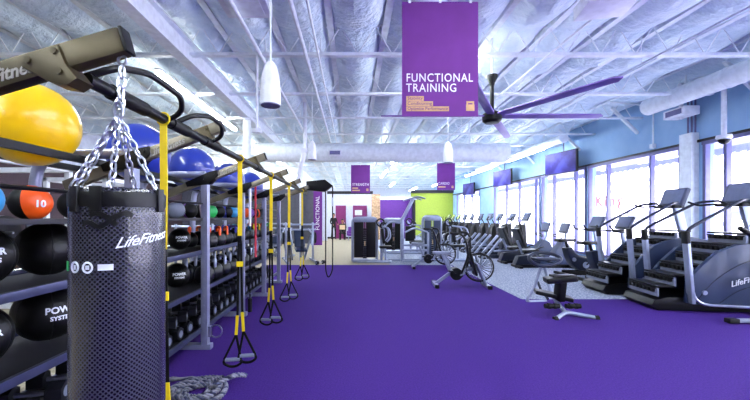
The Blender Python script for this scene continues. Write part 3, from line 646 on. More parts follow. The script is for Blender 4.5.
for i in range(24):
    y = 2.08 + .222 * i
    o = d1 if i == 0 else dup(d1, (0, 0, 0), '')
    o.location = (-1.93, y, .432); o.rotation_euler = (0, 0, .35 + random.uniform(-.1, .1))
    tag(o, 'black hex dumbbell lying on top of the bottom shelf pile, %s from the near end' % ORD[i], 'dumbbell', 'upper layer of dumbbells')

# ================================================================ PUNCH BAG
BXc, BYc, BR = -.862, 1.28, .150
bag = thing('punch_bag', (BXc, BYc, .62), 'tall black perforated punch bag hanging by chains from the near rig arm', 'punch bag')
zt = 1.6 - .62
q = MB(); seg = 64; prof = [(0, 0), (BR * .9, 0), (BR * .985, .02), (BR, .06), (BR, zt * .5), (BR, zt - .1), (BR * .99, zt - .015), (BR * .93, zt), (0, zt - .005)]
q.lathe(prof, seg=seg); bb = q.build('body', 'perf', bag)
me = bb.data; uvl = me.uv_layers.new(name='UVMap')
for p in me.polygons:
    an = [math.atan2(me.vertices[me.loops[l].vertex_index].co.y, me.vertices[me.loops[l].vertex_index].co.x) for l in p.loop_indices]
    if max(an) - min(an) > PI: an = [a + 2 * PI if a < 0 else a for a in an]
    for l, a in zip(p.loop_indices, an): uvl.data[l].uv = (a * BR, me.vertices[me.loops[l].vertex_index].co.z)
def onbag(phi, z, r=BR): return (r * math.cos(phi), r * math.sin(phi), z)
q = MB(); q.lathe([(BR * 1.006, zt - .065), (BR * 1.012, zt - .06), (BR * 1.012, zt - .02), (BR * 1.004, zt - .015)], seg=64); q.build('top_band', 'leather', bag)
ph0 = math.atan2(-BYc, -BXc)
for dphi in (-.95, -.45, .95, 2.6, 3.8):
    q = MB(); q.box((BR * 1.015, 0, zt - .04), (.012, .035, .085), .003, ); o = q.build('strap_loop', 'leather', bag); o.rotation_euler = (0, 0, ph0 + dphi)
for (a0, a1, z_) in ((-.55, .25, zt - .095), (-.7, -.05, zt - .125)):
    MB().strap([onbag(ph0 + a0 + (a1 - a0) * k / 12, z_ + .008 * math.sin(k * .8), BR * 1.012) for k in range(13)], .016, .004, up=(0, 0, 1)).build('hook_strap', 'leather', bag)
LO = lambda v, ph, zc, sl=0.0: onbag(ph + v.x / BR, zc + v.y + v.x * sl, BR + .0015 + v.z)
text('lettering', 'LifeFitness', .05, None, 'logo', bag, warp=lambda v: LO(v, ph0 - .10, 1.395 - .62, .14), shear=.5, bold=.0004, ext=.0006, space=.95)
for (dp, rr) in ((-.95, .015), (-.62, .015)):
    q = MB(); pts = [onbag(ph0 + dp + rr * math.cos(2 * PI * k / 20) / BR, 1.334 - .62 + rr * 1.1 * math.sin(2 * PI * k / 20), BR + .001) for k in range(20)]; q.tube(pts, .0035, 6, closed=True); q.build('round_mark', 'logo', bag)
for (dp, w_, h_, m_) in ((-1.33, .022, .032, 'green'), (-.26, .044, .02, 'logo'), (-.62, .012, .014, 'logo'), (-.95, .008, .016, 'logo')):
    MB().strap([onbag(ph0 + dp + w_ * (k / 4 - .5) / BR, 1.334 - .62, BR + .0012) for k in range(5)], h_, .002, up=(0, 0, 1)).build('printed_mark', m_, bag)
def chain(name, p0, p1, parent, L=.042, w=.011, r=.0038):
    p0 = Vector(p0); p1 = Vector(p1); d = p1 - p0; n = max(2, int(d.length / (L * .74))); u = d.normalized(); q = MB()
    x = u.cross(Vector((0, 1, 0))).normalized(); y = u.cross(x)
    for i in range(n):
        c = p0 + d * ((i + .5) / n); a, b_ = (x, y) if i % 2 else (y, x)
        pts = [c + u * (math.sin(t) * L / 2 if abs(math.sin(t)) > .5 else math.sin(t) * L / 2) + a * (math.cos(t) * w) for t in [2 * PI * k / 14 for k in range(14)]]
        q.tube(pts, r, 6, closed=True)
    return q.build(name, 'chrome', parent)
ex, ez = ends[1]; topz = 2.09 - .62; mid = (-.005, 0, 1.885 - .62)
chain('upper_chain', (-.01, .03, topz - .02), (mid[0], .01, mid[2] + .02), bag, .05, .014, .0055)
MB().torus((-.01, .03, topz + .005), .016, .005, 18, 8, rot('X', 90)).build('eye_bolt', 'chrome', bag)
MB().torus((mid[0], 0, mid[2] + .01), .022, .006, 20, 8, rot('X', 90), sc=(.7, 1.5)).build('snap_hook', 'chrome', bag)
for dphi in (-.95 + PI / 4, -.95 - PI / 4 - .1, .95, 2.6): chain('bag_chain', (mid[0], 0, mid[2] - .01), onbag(ph0 + dphi * 1.05, zt + .0, BR * .9), bag)
chain('bag_chain', (mid[0], 0, mid[2] - .01), onbag(ph0 - 1.5, zt, BR * .93), bag)

# ================================================================ SUSPENSION STRAPS
def trx(y, label, sway=0.0, foot=.13):
    o = thing('suspension_trainer', (BX, y, BZ + .03), label, 'suspension strap', 'yellow and black suspension straps', rz=sway)
    z = lambda h: h - BZ - .03
    q = MB(); q.torus((0, 0, -.03), .034, .006, 18, 6, rot('Y', 0) @ rot('X', 90)); q.build('bar_loop', 'yellow', o)
    MB().strap([(0, 0, z(2.03)), (.003, 0, z(1.7)), (0, 0, z(1.32))], .04, .006).build('anchor_strap', 'yellow', o)
    MB().box((0, 0, z(1.29)), (.035, .02, .07), .006).build('buckle', 'black', o)
    for s_ in (-1, 1):
        t = .022 * s_
        h_ = foot + (.0 if s_ > 0 else -.03)
        m = MB().strap([(t * .4, 0, z(1.28)), (t, 0, z(h_ + .48))], .022, .005).build('main_strap', 'blackstrap', o)
        MB().box((t * .6, -.002, z(1.06)), (.034, .012, .05), .003).build('cam_tab', 'yellow', m)
        MB().strap([(t, -.003, z(h_ + .48)), (t * 1.5, -.003, z(h_ + .3))], .026, .007).build('yellow_sleeve', 'yellow', m)
        cx = t * 3
        c = thing_part = MB(); A = (t * 1.5, 0, z(h_ + .3)); c.strap([A, (cx - .075, 0, z(h_ + .075))], .02, .012, up=(1, 0, 0)); c.strap([A, (cx + .075, 0, z(h_ + .075))], .02, .012, up=(1, 0, 0))
        hd = c.build('handle_strap', 'blackstrap', o)
        MB().cyl((cx - .065, 0, z(h_ + .07)), (cx + .065, 0, z(h_ + .07)), .017, 12).build('grip', 'greyrub', o)
        MB().tube(spline([(cx - .072, 0, z(h_ + .07)), (cx - .078, .01, z(h_ + .035)), (cx - .03, .02, z(h_)), (cx + .03, .02, z(h_)), (cx + .078, .01, z(h_ + .035)), (cx + .072, 0, z(h_ + .07))], 4), .012, 8).build('foot_cradle', 'blackstrap', o)
    return o
trx(1.92, 'yellow suspension strap nearest the camera, right behind the punch bag', foot=.1)
trx(3.23, 'yellow and black suspension strap second along the bar, handles over the rope coil side', .15)
trx(4.47, 'yellow and black suspension strap third along the bar', -.1)
trx(5.75, 'yellow and black suspension strap fourth along the bar', .2)
trx(7.25, 'yellow and black suspension strap furthest along the bar', .1, foot=.2)
for (px, pyt, pyb, Y, lab) in [(255.5, 176, 257, 5.6, 'red knotted cord hanging between the rig posts, nearer one'), (271.5, 180, 246, 6.9, 'red knotted cord hanging between the rig posts, further one')]:
    a = at(px, pyt, Y); c = at(px, pyb, Y); a.z = 2.0; q = MB(); n = 22
    q.tube([a + (c - a) * k / n for k in range(n + 1)], 1.0, 8, radii=[.014 if k % 2 else .02 for k in range(n + 1)])
    o = thing('red_cord', c, lab, 'cord', 'red cords on the rig'); q.T = Matrix.Translation(-c); 
    q.v = [v - c for v in q.v]; q.build('cord', 'red', o)
    MB().cyl((0, 0, a.z - c.z - .02), (-.45, 0, a.z - c.z - .02), .012, 8).build('hook_rod', 'silver', o)
a = at(250, 316, 5.25); o = thing('rope_handle_bar', (a.x, 5.25, .06), 'straight black bar on a cord standing just in front of the rig foot', 'exercise bar')
MB().cyl((0, 0, .14), (0, 0, 1.95), .009, 8).build('cord', 'blackstrap', o); MB().cyl((0, 0, 0), (0, 0, .2), .032, 14).build('weight_foot', 'black', o); MB().torus((0, 0, .25), .03, .008, 16, 6, rot('X', 90)).build('hook', 'silver', o)
MB().cyl((0, 0, 1.3), (0, 0, 1.9), .02, 12).build('white_sleeve', 'white', o); MB().cyl((0, 0, 1.93), (-.35, 0, 1.95), .01, 8).build('hook_rod', 'silver', o)

# ================================================================ ROPE COIL
pts = []; rc = (-1.30, 2.92); turns = 4; rad = .021
for k in range(turns * 40 + 1):
    a = 2 * PI * k / 40; t = k / 40
    R_ = .27 - .047 * t + .008 * math.sin(3 * a); z = .024 + (.030 if 1.2 < t < 2.2 else 0) * math.sin(PI * (t - 1.2))
    pts.append(Vector((R_ * math.cos(a + .6), R_ * .95 * math.sin(a + .6), z)))
pts = [Vector((-.62, .05, .024)), Vector((-.45, .2, .024)), Vector((-.2, .27, .024))][:2] + pts[4:] 
e = pts[-1]; pts += [e + Vector((.06, -.02, .045)), e + Vector((.14, .02, .075)), e + Vector((.2, .1, .07)), e + Vector((.26, .2, .024))]
dense = spline(pts, 4)
cr = tag(thing('battle_rope', (rc[0], rc[1], 0), 'thick grey battle rope coiled on the turf beside the punch bag', 'rope'))
L = 0
for s_ in range(3):
    st = []; L = 0
    for i, p in enumerate(dense):
        if i: L += (p - dense[i - 1]).length
        tn_ = (dense[min(i + 1, len(dense) - 1)] - dense[max(i - 1, 0)]).normalized(); x = Vector((0, 0, 1)); x = (x - tn_ * x.dot(tn_)).normalized(); y = tn_.cross(x)
        a = 2 * PI * (L / .10 + s_ / 3); st.append(p + x * (.0125 * math.cos(a)) + y * (.0125 * math.sin(a)))
    MB().tube(st, .0115, 6).build('strand', 'rope' if s_ else 'rig_dark', cr)
# ================================================================ CARDIO MACHINES (all face the windows, local +x)
def console(o, c, w, h, tilt=20, scr='screen', yaw=0, th=.05):
    R_ = rot('Z', yaw) @ rot('Y', tilt); c = Vector(c)
    k = MB().box(c, (th, w, h), .03, R_).build('console', 'console', o)
    MB().box(c + R_ @ Vector((-th / 2 - .002, 0, .015)), (.008, w * .82, h * .74), .004, R_).build('screen', scr, k)
    MB().box(c + R_ @ Vector((-th / 2 - .004, 0, -h * .43)), (.01, w * .5, h * .07), .003, R_).build('key_strip', 'black', k)
    return k
def elliptical(label, scr, drum=True):
    o = thing('elliptical_trainer', (0, 0, 0), label, 'elliptical', 'row of ellipticals facing the windows')
    q = MB(); q.bar((-.95, 0, .06), (.95, 0, .06), .14, .07, .015, up=(0, 1, 0)); q.bar((-.9, -.3, .04), (-.9, .3, .04), .08, .07, .015); q.bar((.9, -.3, .04), (.9, .3, .04), .08, .07, .015); q.build('base_frame', 'navy', o)
    if drum:
        q = MB(); q.cyl((-.45, -.14, .40), (-.45, .14, .40), .32, 36); q.build('rear_drum', 'black', o)
        for s_ in (-1, 1): MB().torus((-.45, s_ * .145, .40), .17, .03, 30, 8, rot('X', 90)).build('drum_ring', 'white', o)
    MB().prism([(.25, .3), (.3, 1.0), (.42, 1.22), (.62, 1.22), (.66, .3)], 'xz', -.2, .2, .06).build('tall_housing', 'black', o)
    MB().prism([(-.3, .1), (-.2, .55), (.2, .42), (.6, .5), (.75, .1)], 'xz', -.12, .12, .03).build('front_shroud', 'navy', o)
    MB().tube([(.72, 0, .08), (.62, 0, .7), (.66, 0, 1.3)], .05, 12, fil=.3).build('mast', 'silver', o)
    for s_ in (-1, 1):
        MB().bar((-.86, s_ * .26, .06), (-.36 if drum else -.22, s_ * .24, .66 if drum else .82), .05 if drum else .06, .06 if drum else .08, .012).build('slanted_leg', 'silver', o)
        MB().bar((-.55, s_ * .2, .38 + s_ * .1), (.5, s_ * .2, .3 - s_ * .06), .05, .06, .01).build('pedal_arm', 'silver', o)
        q = MB(); q.box((-.02, s_ * .22, .40 + s_ * .05), (.42, .15, .03), .012); q.box((.18, s_ * .22, .44 + s_ * .05), (.03, .15, .07), .01); q.build('pedal', 'black', o)
        MB().tube(spline([(.5, s_ * .24, .3), (.46, s_ * .26, .8), (.4, s_ * .27, 1.15), (.28, s_ * .25, 1.4), (.34, s_ * .2, 1.52)], 4), .022, 10).build('swing_handle', 'black', o)
    MB().tube([(.4, -.2, 1.2), (.62, -.1, 1.22), (.62, .1, 1.22), (.4, .2, 1.2)], .02, 8, fil=.08).build('fixed_handle', 'black', o)
    console(o, (.72, 0, 1.5), .48, .34, 25, scr)
    return o
e0 = elliptical('x', 'screen'); e1 = elliptical('x', 'screen_green_reflection'); e2 = elliptical('x', 'screen', False)
used = {0: 0, 1: 0, 2: 0}
for i in range(10):
    y = 12.5 + 1.12 * i; g = 1 if i >= 7 else (2 if i < 3 else 0); s_ = (e0, e1, e2)[g]
    lab = 'black elliptical with %s screen, %s from the near end of the row' % ('lime reflection tinted' if g == 1 else 'grey', ORD[i])
    if used[g] == 0: s_.location = (5.6, y, 0); s_['label'] = lab; used[g] = 1
    else: dup(s_, (5.6, y, 0), lab)
def recumbent():
    o = thing('recumbent_bike', (0, 0, 0), 'x', 'exercise bike', 'recumbent bikes by the windows')
    q = MB(); q.bar((-.9, 0, .07), (.75, 0, .07), .16, .07, .02, up=(0, 1, 0)); q.bar((-.85, -.3, .04), (-.85, .3, .04), .09, .07, .015); q.bar((.7, -.28, .04), (.7, .28, .04), .09, .07, .015); q.build('base_frame', 'black', o)
    MB().prism([(-.25, .1), (-.1, .42), (.2, .44), (.42, .78), (.62, .72), (.78, .35), (.75, .1)], 'xz', -.15, .15, .05).build('drive_shroud', 'panel', o)
    MB().prism([(-.95, .1), (-.85, .34), (-.4, .4), (.0, .3), (.1, .1)], 'xz', -.12, .12, .04).build('seat_rail', 'navy', o)
    for s_ in (-1, 1): MB().cyl((.1, s_ * .155, .3), (.1, s_ * .17, .3), .09, 24).build('hub_cap', 'silver', o)
    q = MB(Matrix.Translation((-.5, 0, .5)) @ Matrix.Rotation(math.radians(-4), 4, 'Y')); q.box((0, 0, 0), (.42, .42, .09), .04, seg=4); q.build('seat', 'leather', o)
    q = MB(Matrix.Translation((-.79, 0, .88)) @ Matrix.Rotation(math.radians(-22), 4, 'Y')); q.box((0, 0, 0), (.09, .44, .6), .045, seg=4); q.build('seat_back', 'leather', o)
    MB().bar((-.68, 0, .4), (-.84, 0, .8), .06, .06, .01).build('back_support', 'silver', o)
    for s_ in (-1, 1):
        MB().tube([(-.6, s_ * .1, .46), (-.6, s_ * .28, .48), (-.3, s_ * .29, .62), (-.22, s_ * .29, .64)], .018, 8, fil=.06).build('side_handle', 'black', o)
        q = MB(); q.bar((.1, s_ * .18, .3), (.1 + s_ * .12, s_ * .19, .3 + s_ * .1), .03, .02, .005); q.box((.1 + s_ * .12, s_ * .25, .3 + s_ * .1), (.11, .1, .03), .01); q.build('pedal', 'black', o)
    MB().tube([(.5, 0, .7), (.62, 0, .95), (.56, 0, 1.08)], .032, 10, fil=.1).build('mast', 'silver', o)
    MB().tube(fillet([(.5, 0, .86), (.36, -.2, .92), (.3, -.14, .98), (.42, 0, .97), (.3, .14, .98), (.36, .2, .92), (.5, 0, .86)], .05), .014, 8).build('loop_handle', 'black', o)
    console(o, (.56, 0, 1.17), .42, .32, 18); return o
r0 = recumbent(); r0.location = (5.75, 10.25, 0); r0['label'] = 'nearer recumbent bike with black padded seat back, left of the upright bikes'
dup(r0, (5.75, 11.25, 0), 'further recumbent bike, its seat back just left of the nearer one')
def upright():
    o = thing('upright_bike', (0, 0, 0), 'x', 'exercise bike', 'upright bikes by the windows')
    q = MB(); q.bar((-.5, 0, .07), (.55, 0, .07), .14, .06, .015, up=(0, 1, 0)); q.bar((-.5, -.3, .04), (-.5, .3, .04), .1, .07, .015); q.bar((.55, -.28, .04), (.55, .28, .04), .09, .07, .015); q.build('base_frame', 'black', o)
    MB().prism([(-.45, .70), (-.40, .5), (-.30, .28), (-.1, .13), (.42, .12), (.54, .3), (.50, .62), (.40, .64), (.32, .48), (.1, .46), (-.12, .52), (-.24, .62), (-.32, .74)], 'xz', -.12, .12, .04).build('body_shroud', 'navy', o)
    for (x, z, r_) in ((-.28, .42, .05), (.02, .28, .08)): MB().cyl((x, -.14, z), (x, -.152, z), r_, 22).build('round_cover', 'silver', o)
    MB().cyl((-.33, 0, .6), (-.4, 0, .86), .035, 14).build('seat_post', 'black', o)
    MB().prism([(-.66, -.12), (-.64, .12), (-.5, .13), (-.36, .06), (-.18, .035), (-.16, -.035), (-.36, -.06), (-.5, -.13)], 'xy', .86, .94, .03).build('seat', 'leather', o)
    MB().bar((.44, 0, .6), (.34, 0, 1.22), .09, .06, .02).build('mast', 'silver', o)
    q = MB()
    for s_ in (-1, 1): q.tube([(.3, 0, 1.17), (.2, s_ * .2, 1.17), (-.02, s_ * .22, 1.19), (-.1, s_ * .2, 1.3)], .019, 8, fil=.06)
    q.box((.26, 0, 1.17), (.16, .2, .08), .03); q.build('handlebar', 'black', o)
    for s_ in (-1, 1):
        q = MB(); q.bar((.02, s_ * .16, .28), (.02 - s_ * .1, s_ * .18, .28 - s_ * .12), .03, .02, .005); q.box((.02 - s_ * .1, s_ * .24, .28 - s_ * .12), (.11, .1, .03), .01); q.build('pedal', 'black', o)
    console(o, (.40, 0, 1.36), .44, .32, 25); return o
u0 = upright(); u0.location = (5.92, 8.0, 0); u0['label'] = 'nearer upright bike, just left of the two stair climbers'
dup(u0, (5.92, 8.9, 0), 'further upright bike, between the recumbent bikes and the nearer upright bike')

# ---- stair climbers
def stair_climber():
    o = thing('stair_climber', (0, 0, 0), 'x', 'stair climber', 'stair climbers')
    MB().prism([(-.86, .0), (-.95, .08), (-.9, .17), (-.7, .22), (1.05, .22), (1.08, .02)], 'xz', -.37, .37, .03).build('base', 'black', o)
    for s_ in (-1, 1):
        a, b_ = (.36, .44) if s_ > 0 else (-.44, -.36)
        poly = [(-.50, .15), (-.47, .5), (-.3, .72), (-.06, .96), (.2, 1.07), (.6, 1.12), (.98, 1.05), (1.08, .7), (1.08, .12), (-.35, .12)]
        sp = MB().prism(poly, 'xz', a, b_, .025).build('side_panel', 'panel', o)
        ridge = [(-.38, .16, 0), (-.1, .52, 0), (.35, .82, 0), (1.0, .95, 0)]
        MB().tube(spline([(p[0], s_ * .44, p[1]) for p in ridge], 6), .006, 6).build('panel_ridge', 'navy', sp)
        MB().tube(spline([(-.05, s_ * .44, .16), (.3, s_ * .44, .4), (.95, s_ * .44, .52)], 6), .006, 6).build('panel_ridge', 'navy', sp)
        MB().cyl((-.26, s_ * .43, .32), (-.26, s_ * .462, .32), .035, 20).build('round_cap', 'silver', sp)
        MB().bar((-.45, s_ * .46, .15), (-.53, s_ * .46, 1.18), .05, .11, .015, up=(0, 1, 0)).build('upright_post', 'silver', o)
        MB().bar((-.525, s_ * .46, 1.08), (-.535, s_ * .46, 1.28), .055, .115, .02, up=(0, 1, 0)).build('post_joint', 'black', o)
        MB().tube(fillet([(-.53, s_ * .46, 1.2), (-.50, s_ * .46, 1.30), (-.38, s_ * .44, 1.38), (.28, s_ * .40, 1.76), (.50, s_ * .24, 1.78)], .1), .024, 10).build('handrail', 'navy', o)
        MB().tube(fillet([(-.47, s_ * .475, .58), (-.42, s_ * .475, .14), (1.02, s_ * .475, .1)], .22), .022, 10).build('lower_rail', 'chrome', o)
        MB().tube([(.42, s_ * .2, 1.72), (.2, s_ * .28, 1.70), (.05, s_ * .28, 1.76)], .018, 8, fil=.05).build('short_grip', 'black', o)
    for k in range(6):
        x = -.86 + .25 * k; z = .22 + .17 * k
        q = MB(); q.box((x + .13, 0, z + .16), (.27, .68, .03), .006); s1 = q.build('step', 'black', o)
        MB().box((x + .02, 0, z + .065), (.03, .68, .14), .004).build('riser', 'greyrub', s1)
        q = MB()
        q.box((x - .005, 0, z + .125), (.05, .64, .02), .004)
        for j in range(7): q.box((x - .01, -.27 + .09 * j, z + .10), (.05, .05, .07), .004)
        q.build('step_lugs', 'rubber', s1)
    MB().box((.62, 0, .62), (.75, .66, .9), .03).build('core_housing', 'black', o)
    MB().bar((.85, 0, .95), (.66, 0, 1.74), .14, .08, .02, up=(0, 1, 0)).build('console_mast', 'silver', o)
    MB().box((.52, 0, 1.70), (.2, .5, .06), .025).build('console_tray', 'black', o)
    console(o, (.62, 0, 1.88), .56, .38, 20, th=.07); return o
s0 = stair_climber(); s0.location = (5.81, 5.78, 0); s0.rotation_euler = (0, 0, math.radians(-8)); s0['label'] = 'nearest stair climber with slate side panel at the right of the photo'
sb = dup(s0, (5.82, 6.95, 0), 'second stair climber, directly behind the nearest one', rz=math.radians(-5))
for sc_ in (s0, sb): text('lettering', 'LifeFitness', .12, frame((.1, -.452, .42), (1, 0, .32), (-.32, 0, 1)), 'logo', sc_, shear=.35, bold=.0015)

# ---- air bikes on the turf
def air_bike():
    o = thing('air_bike', (0, 0, 0), 'x', 'exercise bike', 'fan wheel bikes on the turf')
    q = MB(); q.torus((.37, 0, .42), .30, .018, 40, 8, rot('X', 90)); q.torus((.37, -.06, .42), .28, .006, 40, 6, rot('X', 90)); q.torus((.37, .06, .42), .28, .006, 40, 6, rot('X', 90)); w_ = q.build('fan_wheel', 'black', o)
    q = MB()
    for k in range(20):
        a = 2 * PI * k / 20
        for s_ in (-1, 1): q.tube([(.37 + .05 * math.cos(a), s_ * .075, .42 + .05 * math.sin(a)), (.37 + .29 * math.cos(a + .25), s_ * .055, .42 + .29 * math.sin(a + .25))], .004, 5)
    q.build('cage_wires', 'black', w_)
    q = MB()
    for k in range(10):
        a = 2 * PI * k / 10; T_ = Matrix.Translation((.37, 0, .42)) @ Matrix.Rotation(-a, 4, 'Y'); p = MB(T_); p.box((.16, 0, 0), (.2, .07, .004), 0, rot('X', 20)); q.add(p.v, p.f)
    q.build('fan_blades', 'silver', w_); MB().cyl((.37, -.09, .42), (.37, .09, .42), .05, 18).build('wheel_hub', 'chrome', w_)
    q = MB(); q.bar((-.22, 0, .28), (.28, 0, .40), .07, .09, .015, up=(0, 1, 0)); q.bar((-.55, 0, .05), (-.2, 0, .32), .06, .08, .012, up=(0, 1, 0)); q.build('main_frame', 'silver', o)
    MB().bar((.29, -.09, .26), (.12, -.09, .86), .05, .16, .02, up=(0, 1, 0)).build('fork_cover', 'black', o); MB().bar((.5, -.08, .06), (.30, -.09, .52), .04, .09, .012, up=(0, 1, 0)).build('fork_leg', 'silver', o)
    MB().bar((.29, .09, .26), (.12, .09, .86), .05, .16, .02, up=(0, 1, 0)).build('fork_cover', 'black', o); MB().bar((.5, .08, .06), (.30, .09, .52), .04, .09, .012, up=(0, 1, 0)).build('fork_leg', 'silver', o)
    MB().bar((-.22, 0, .3), (-.40, 0, .68), .06, .09, .012, up=(0, 1, 0)).build('seat_post', 'silver', o)
    MB().prism([(-.60, -.13), (-.6, .13), (-.46, .13), (-.34, .05), (-.22, .03), (-.22, -.03), (-.34, -.05), (-.46, -.13)], 'xy', .69, .75, .025).build('seat', 'greyrub', o)
    for (x, nm) in ((-.55, 'rear_foot_bar'), (.52, 'front_foot_bar')):
        st = MB().bar((x, -.27, .04), (x, .27, .04), .08, .06, .01).build(nm, 'silver', o)
        for s_ in (-1, 1): MB().box((x, s_ * .28, .04), (.09, .05, .075), .01).build('end_cap', 'black', st)
    MB().cyl((-.12, -.1, .28), (-.12, .1, .28), .13, 26).build('drive_cover', 'black', o)
    for s_ in (-1, 1):
        q = MB(); q.bar((-.12, s_ * .12, .28), (-.12 + s_ * .14, s_ * .13, .28 - s_ * .08), .035, .02, .005); q.box((-.12 + s_ * .14, s_ * .19, .28 - s_ * .08), (.1, .1, .03), .01); q.build('pedal', 'black', o)
        MB().tube(spline([(.05 + .08 * s_, s_ * .16, .3), (.16 + .06 * s_, s_ * .18, .7), (.14 + .09 * s_, s_ * .2, 1.0), (.06 + .12 * s_, s_ * .22, 1.14), (-.06 + .16 * s_, s_ * .24, 1.16)], 5), .022, 8).build('swing_arm', 'black', o)
        MB().cyl((.0 + .14 * s_, s_ * .23, 1.15), (-.12 + .16 * s_, s_ * .245, 1.165), .028, 10).build('grip', 'rubber', o)
        MB().bar((.05, s_ * .15, .32), (-.15 - .1 * s_, s_ * .15, .26), .02, .03, .004).build('link_rod', 'silver', o)
    MB().box((.16, 0, 1.0), (.04, .18, .14), .015, rot('Y', 25)).build('display', 'black', o); MB().cyl((.15, 0, .8), (.17, 0, .98), .02, 8).build('display_post', 'black', o)
    return o
a0 = air_bike(); a0.location = (2.36, 7.45, 0); a0.rotation_euler = (0, 0, math.radians(-6)); a0['label'] = 'nearer fan wheel bike on the edge of the purple turf'
dup(a0, (2.35, 10.1, 0), 'further fan wheel bike at the far edge of the purple turf', rz=math.radians(-6))

# ---- stretching machine on the turf
sx0, sy0 = 3.2, 5.5
st = thing('stretch_machine', (sx0, sy0, 0), 'low stretching machine with black pads and silver frame on the turf edge', 'stretching machine')
def L_(p): return (p[0] - sx0, p[1] - sy0, p[2])
def A(px, py, Y): return L_(at(px, py, Y))
MB().tube([A(556, 319, 5.05), A(566, 312, 5.2), A(597, 318, 5.08)], .03, 12, fil=.08).build('front_foot', 'silver', st)
for (px, py, Y) in ((556, 319, 5.05), (597, 318, 5.08)): MB().cyl(A(px - 2, py + .5, Y), A(px + 1.5, py, Y), .042, 14).build('rubber_foot', 'rubber', st)
MB().tube([A(565, 312, 5.2), A(555, 300, 5.35), A(549, 286, 5.8), A(545, 268, 6.1)], .03, 12, fil=.2).build('spine_tube', 'silver', st)
MB().tube(fillet([A(546, 301, 6.15), A(525, 302, 6.1), A(534, 288, 6.1), A(541, 266, 6.1)], .12), .028, 12).build('rear_leg', 'silver', st)
MB().tube([A(538, 282, 6.45), A(541, 290, 6.3), A(548, 299, 6.1)], .022, 10).build('rear_brace', 'navy', st)
MB().bar(A(559, 300, 5.3), A(561, 281, 5.25), .16, .10, .02, up=(1, 0, 0)).build('pad_column', 'black', st)
q = MB(); p = Vector(A(560, 279, 5.25)); q.T = Matrix.Translation(p) @ Matrix.Rotation(math.radians(-14), 4, 'Z') @ Matrix.Rotation(math.radians(-8), 4, 'Y'); q.box((0, 0, 0), (.42, .26, .08), .035, seg=4); q.build('seat_pad', 'leather', st)
q = MB(); p = Vector(A(562, 275.5, 5.22)); q.T = Matrix.Translation(p); q.box((0, -.02, 0), (.36, .12, .035), .015, seg=3); q.build('seat_bolster', 'leather', st)
q = MB(); p = Vector(A(553, 295, 5.4)); q.T = Matrix.Translation(p) @ Matrix.Rotation(math.radians(-20), 4, 'Z') @ Matrix.Rotation(math.radians(10), 4, 'Y'); q.box((0, 0, 0), (.52, .26, .06), .028, seg=4); q.build('knee_pad', 'leather', st)
for s_ in (-1, 1):
    q = MB(); p = Vector(A(562.5, 306, 5.18))
    for k in range(5): q.cyl(p + Vector((s_ * (.05 + .045 * k), 0, 0)), p + Vector((s_ * (.085 + .045 * k), 0, 0)), .036 if k % 2 == 0 else .044, 14)
    q.build('foot_roller', 'rubber', st)
q = MB(); hb_ = [Vector(A(529, 258, 6.0)), Vector(A(536, 253, 6.15)), Vector(A(552, 254, 6.2)), Vector(A(561, 259, 6.0)), Vector(A(552, 265, 5.8)), Vector(A(537, 265, 5.8))]
cl = [hb_[i % 6] for i in range(6)]; n_ = 6; sm = []
for i in range(n_):
    for k in range(6):
        t = k / 6; a_, b_, c_, d_ = hb_[(i - 1) % 6], hb_[i], hb_[(i + 1) % 6], hb_[(i + 2) % 6]
        sm.append(.5 * ((2 * b_) + (c_ - a_) * t + (2 * a_ - 5 * b_ + 4 * c_ - d_) * t * t + (3 * b_ - a_ - 3 * c_ + d_) * t ** 3))
q.tube(sm, .030, 12, closed=True); q.build('oval_grip_ring', 'navy', st)
q = MB(); p = Vector(A(545, 259, 6.0)); q.T = Matrix.Translation(p); q.box((0, 0, 0), (.40, .22, .05), .025, seg=4); q.build('instruction_plate', 'navy', st)
for i in range(3):
    q = MB(); q.T = Matrix.Translation(p); q.box((-.11 + .11 * i, -.03, .03), (.06, .08, .01), .003); q.build('plate_mark', 'screen', st)

# ---- machine cut by the right edge
mx = thing('exercise_machine', (5.9, 4.85, 0), 'machine cut off by the right edge, grey floor bar with black end and black grips', 'exercise machine')
fb = MB().bar((-.50, 0, .045), (.4, 0, .045), .07, .05, .01).build('floor_bar', 'silver', mx); MB().box((-.56, 0, .045), (.14, .09, .065), .015).build('end_cap', 'rubber', fb)
MB().bar((.3, 0, .05), (.18, 0, 1.05), .08, .06, .015).build('upright_post', 'silver', mx)
for s_ in (0, 1):
    MB().tube([(.18, .0, 1.0), (-.12 + .12 * s_, -.12 + .3 * s_, 1.16), (-.42 + .16 * s_, -.14 + .3 * s_, 1.38 - .05 * s_)], .022, 10, fil=.1).build('grip_arm', 'navy', mx)
    MB().cyl((-.22 + .14 * s_, -.13 + .3 * s_, 1.235), (-.43 + .16 * s_, -.14 + .3 * s_, 1.39 - .05 * s_), .034, 12).build('grip', 'rubber', mx)
MB().box((.5, 0, .75), (.3, .28, .08), .035).build('seat', 'leather', mx); MB().bar((.5, 0, .05), (.5, 0, .72), .07, .07, .01).build('seat_post', 'silver', mx); MB().bar((.3, 0, .045), (.9, 0, .045), .07, .05, .01).build('rear_bar', 'silver', mx)

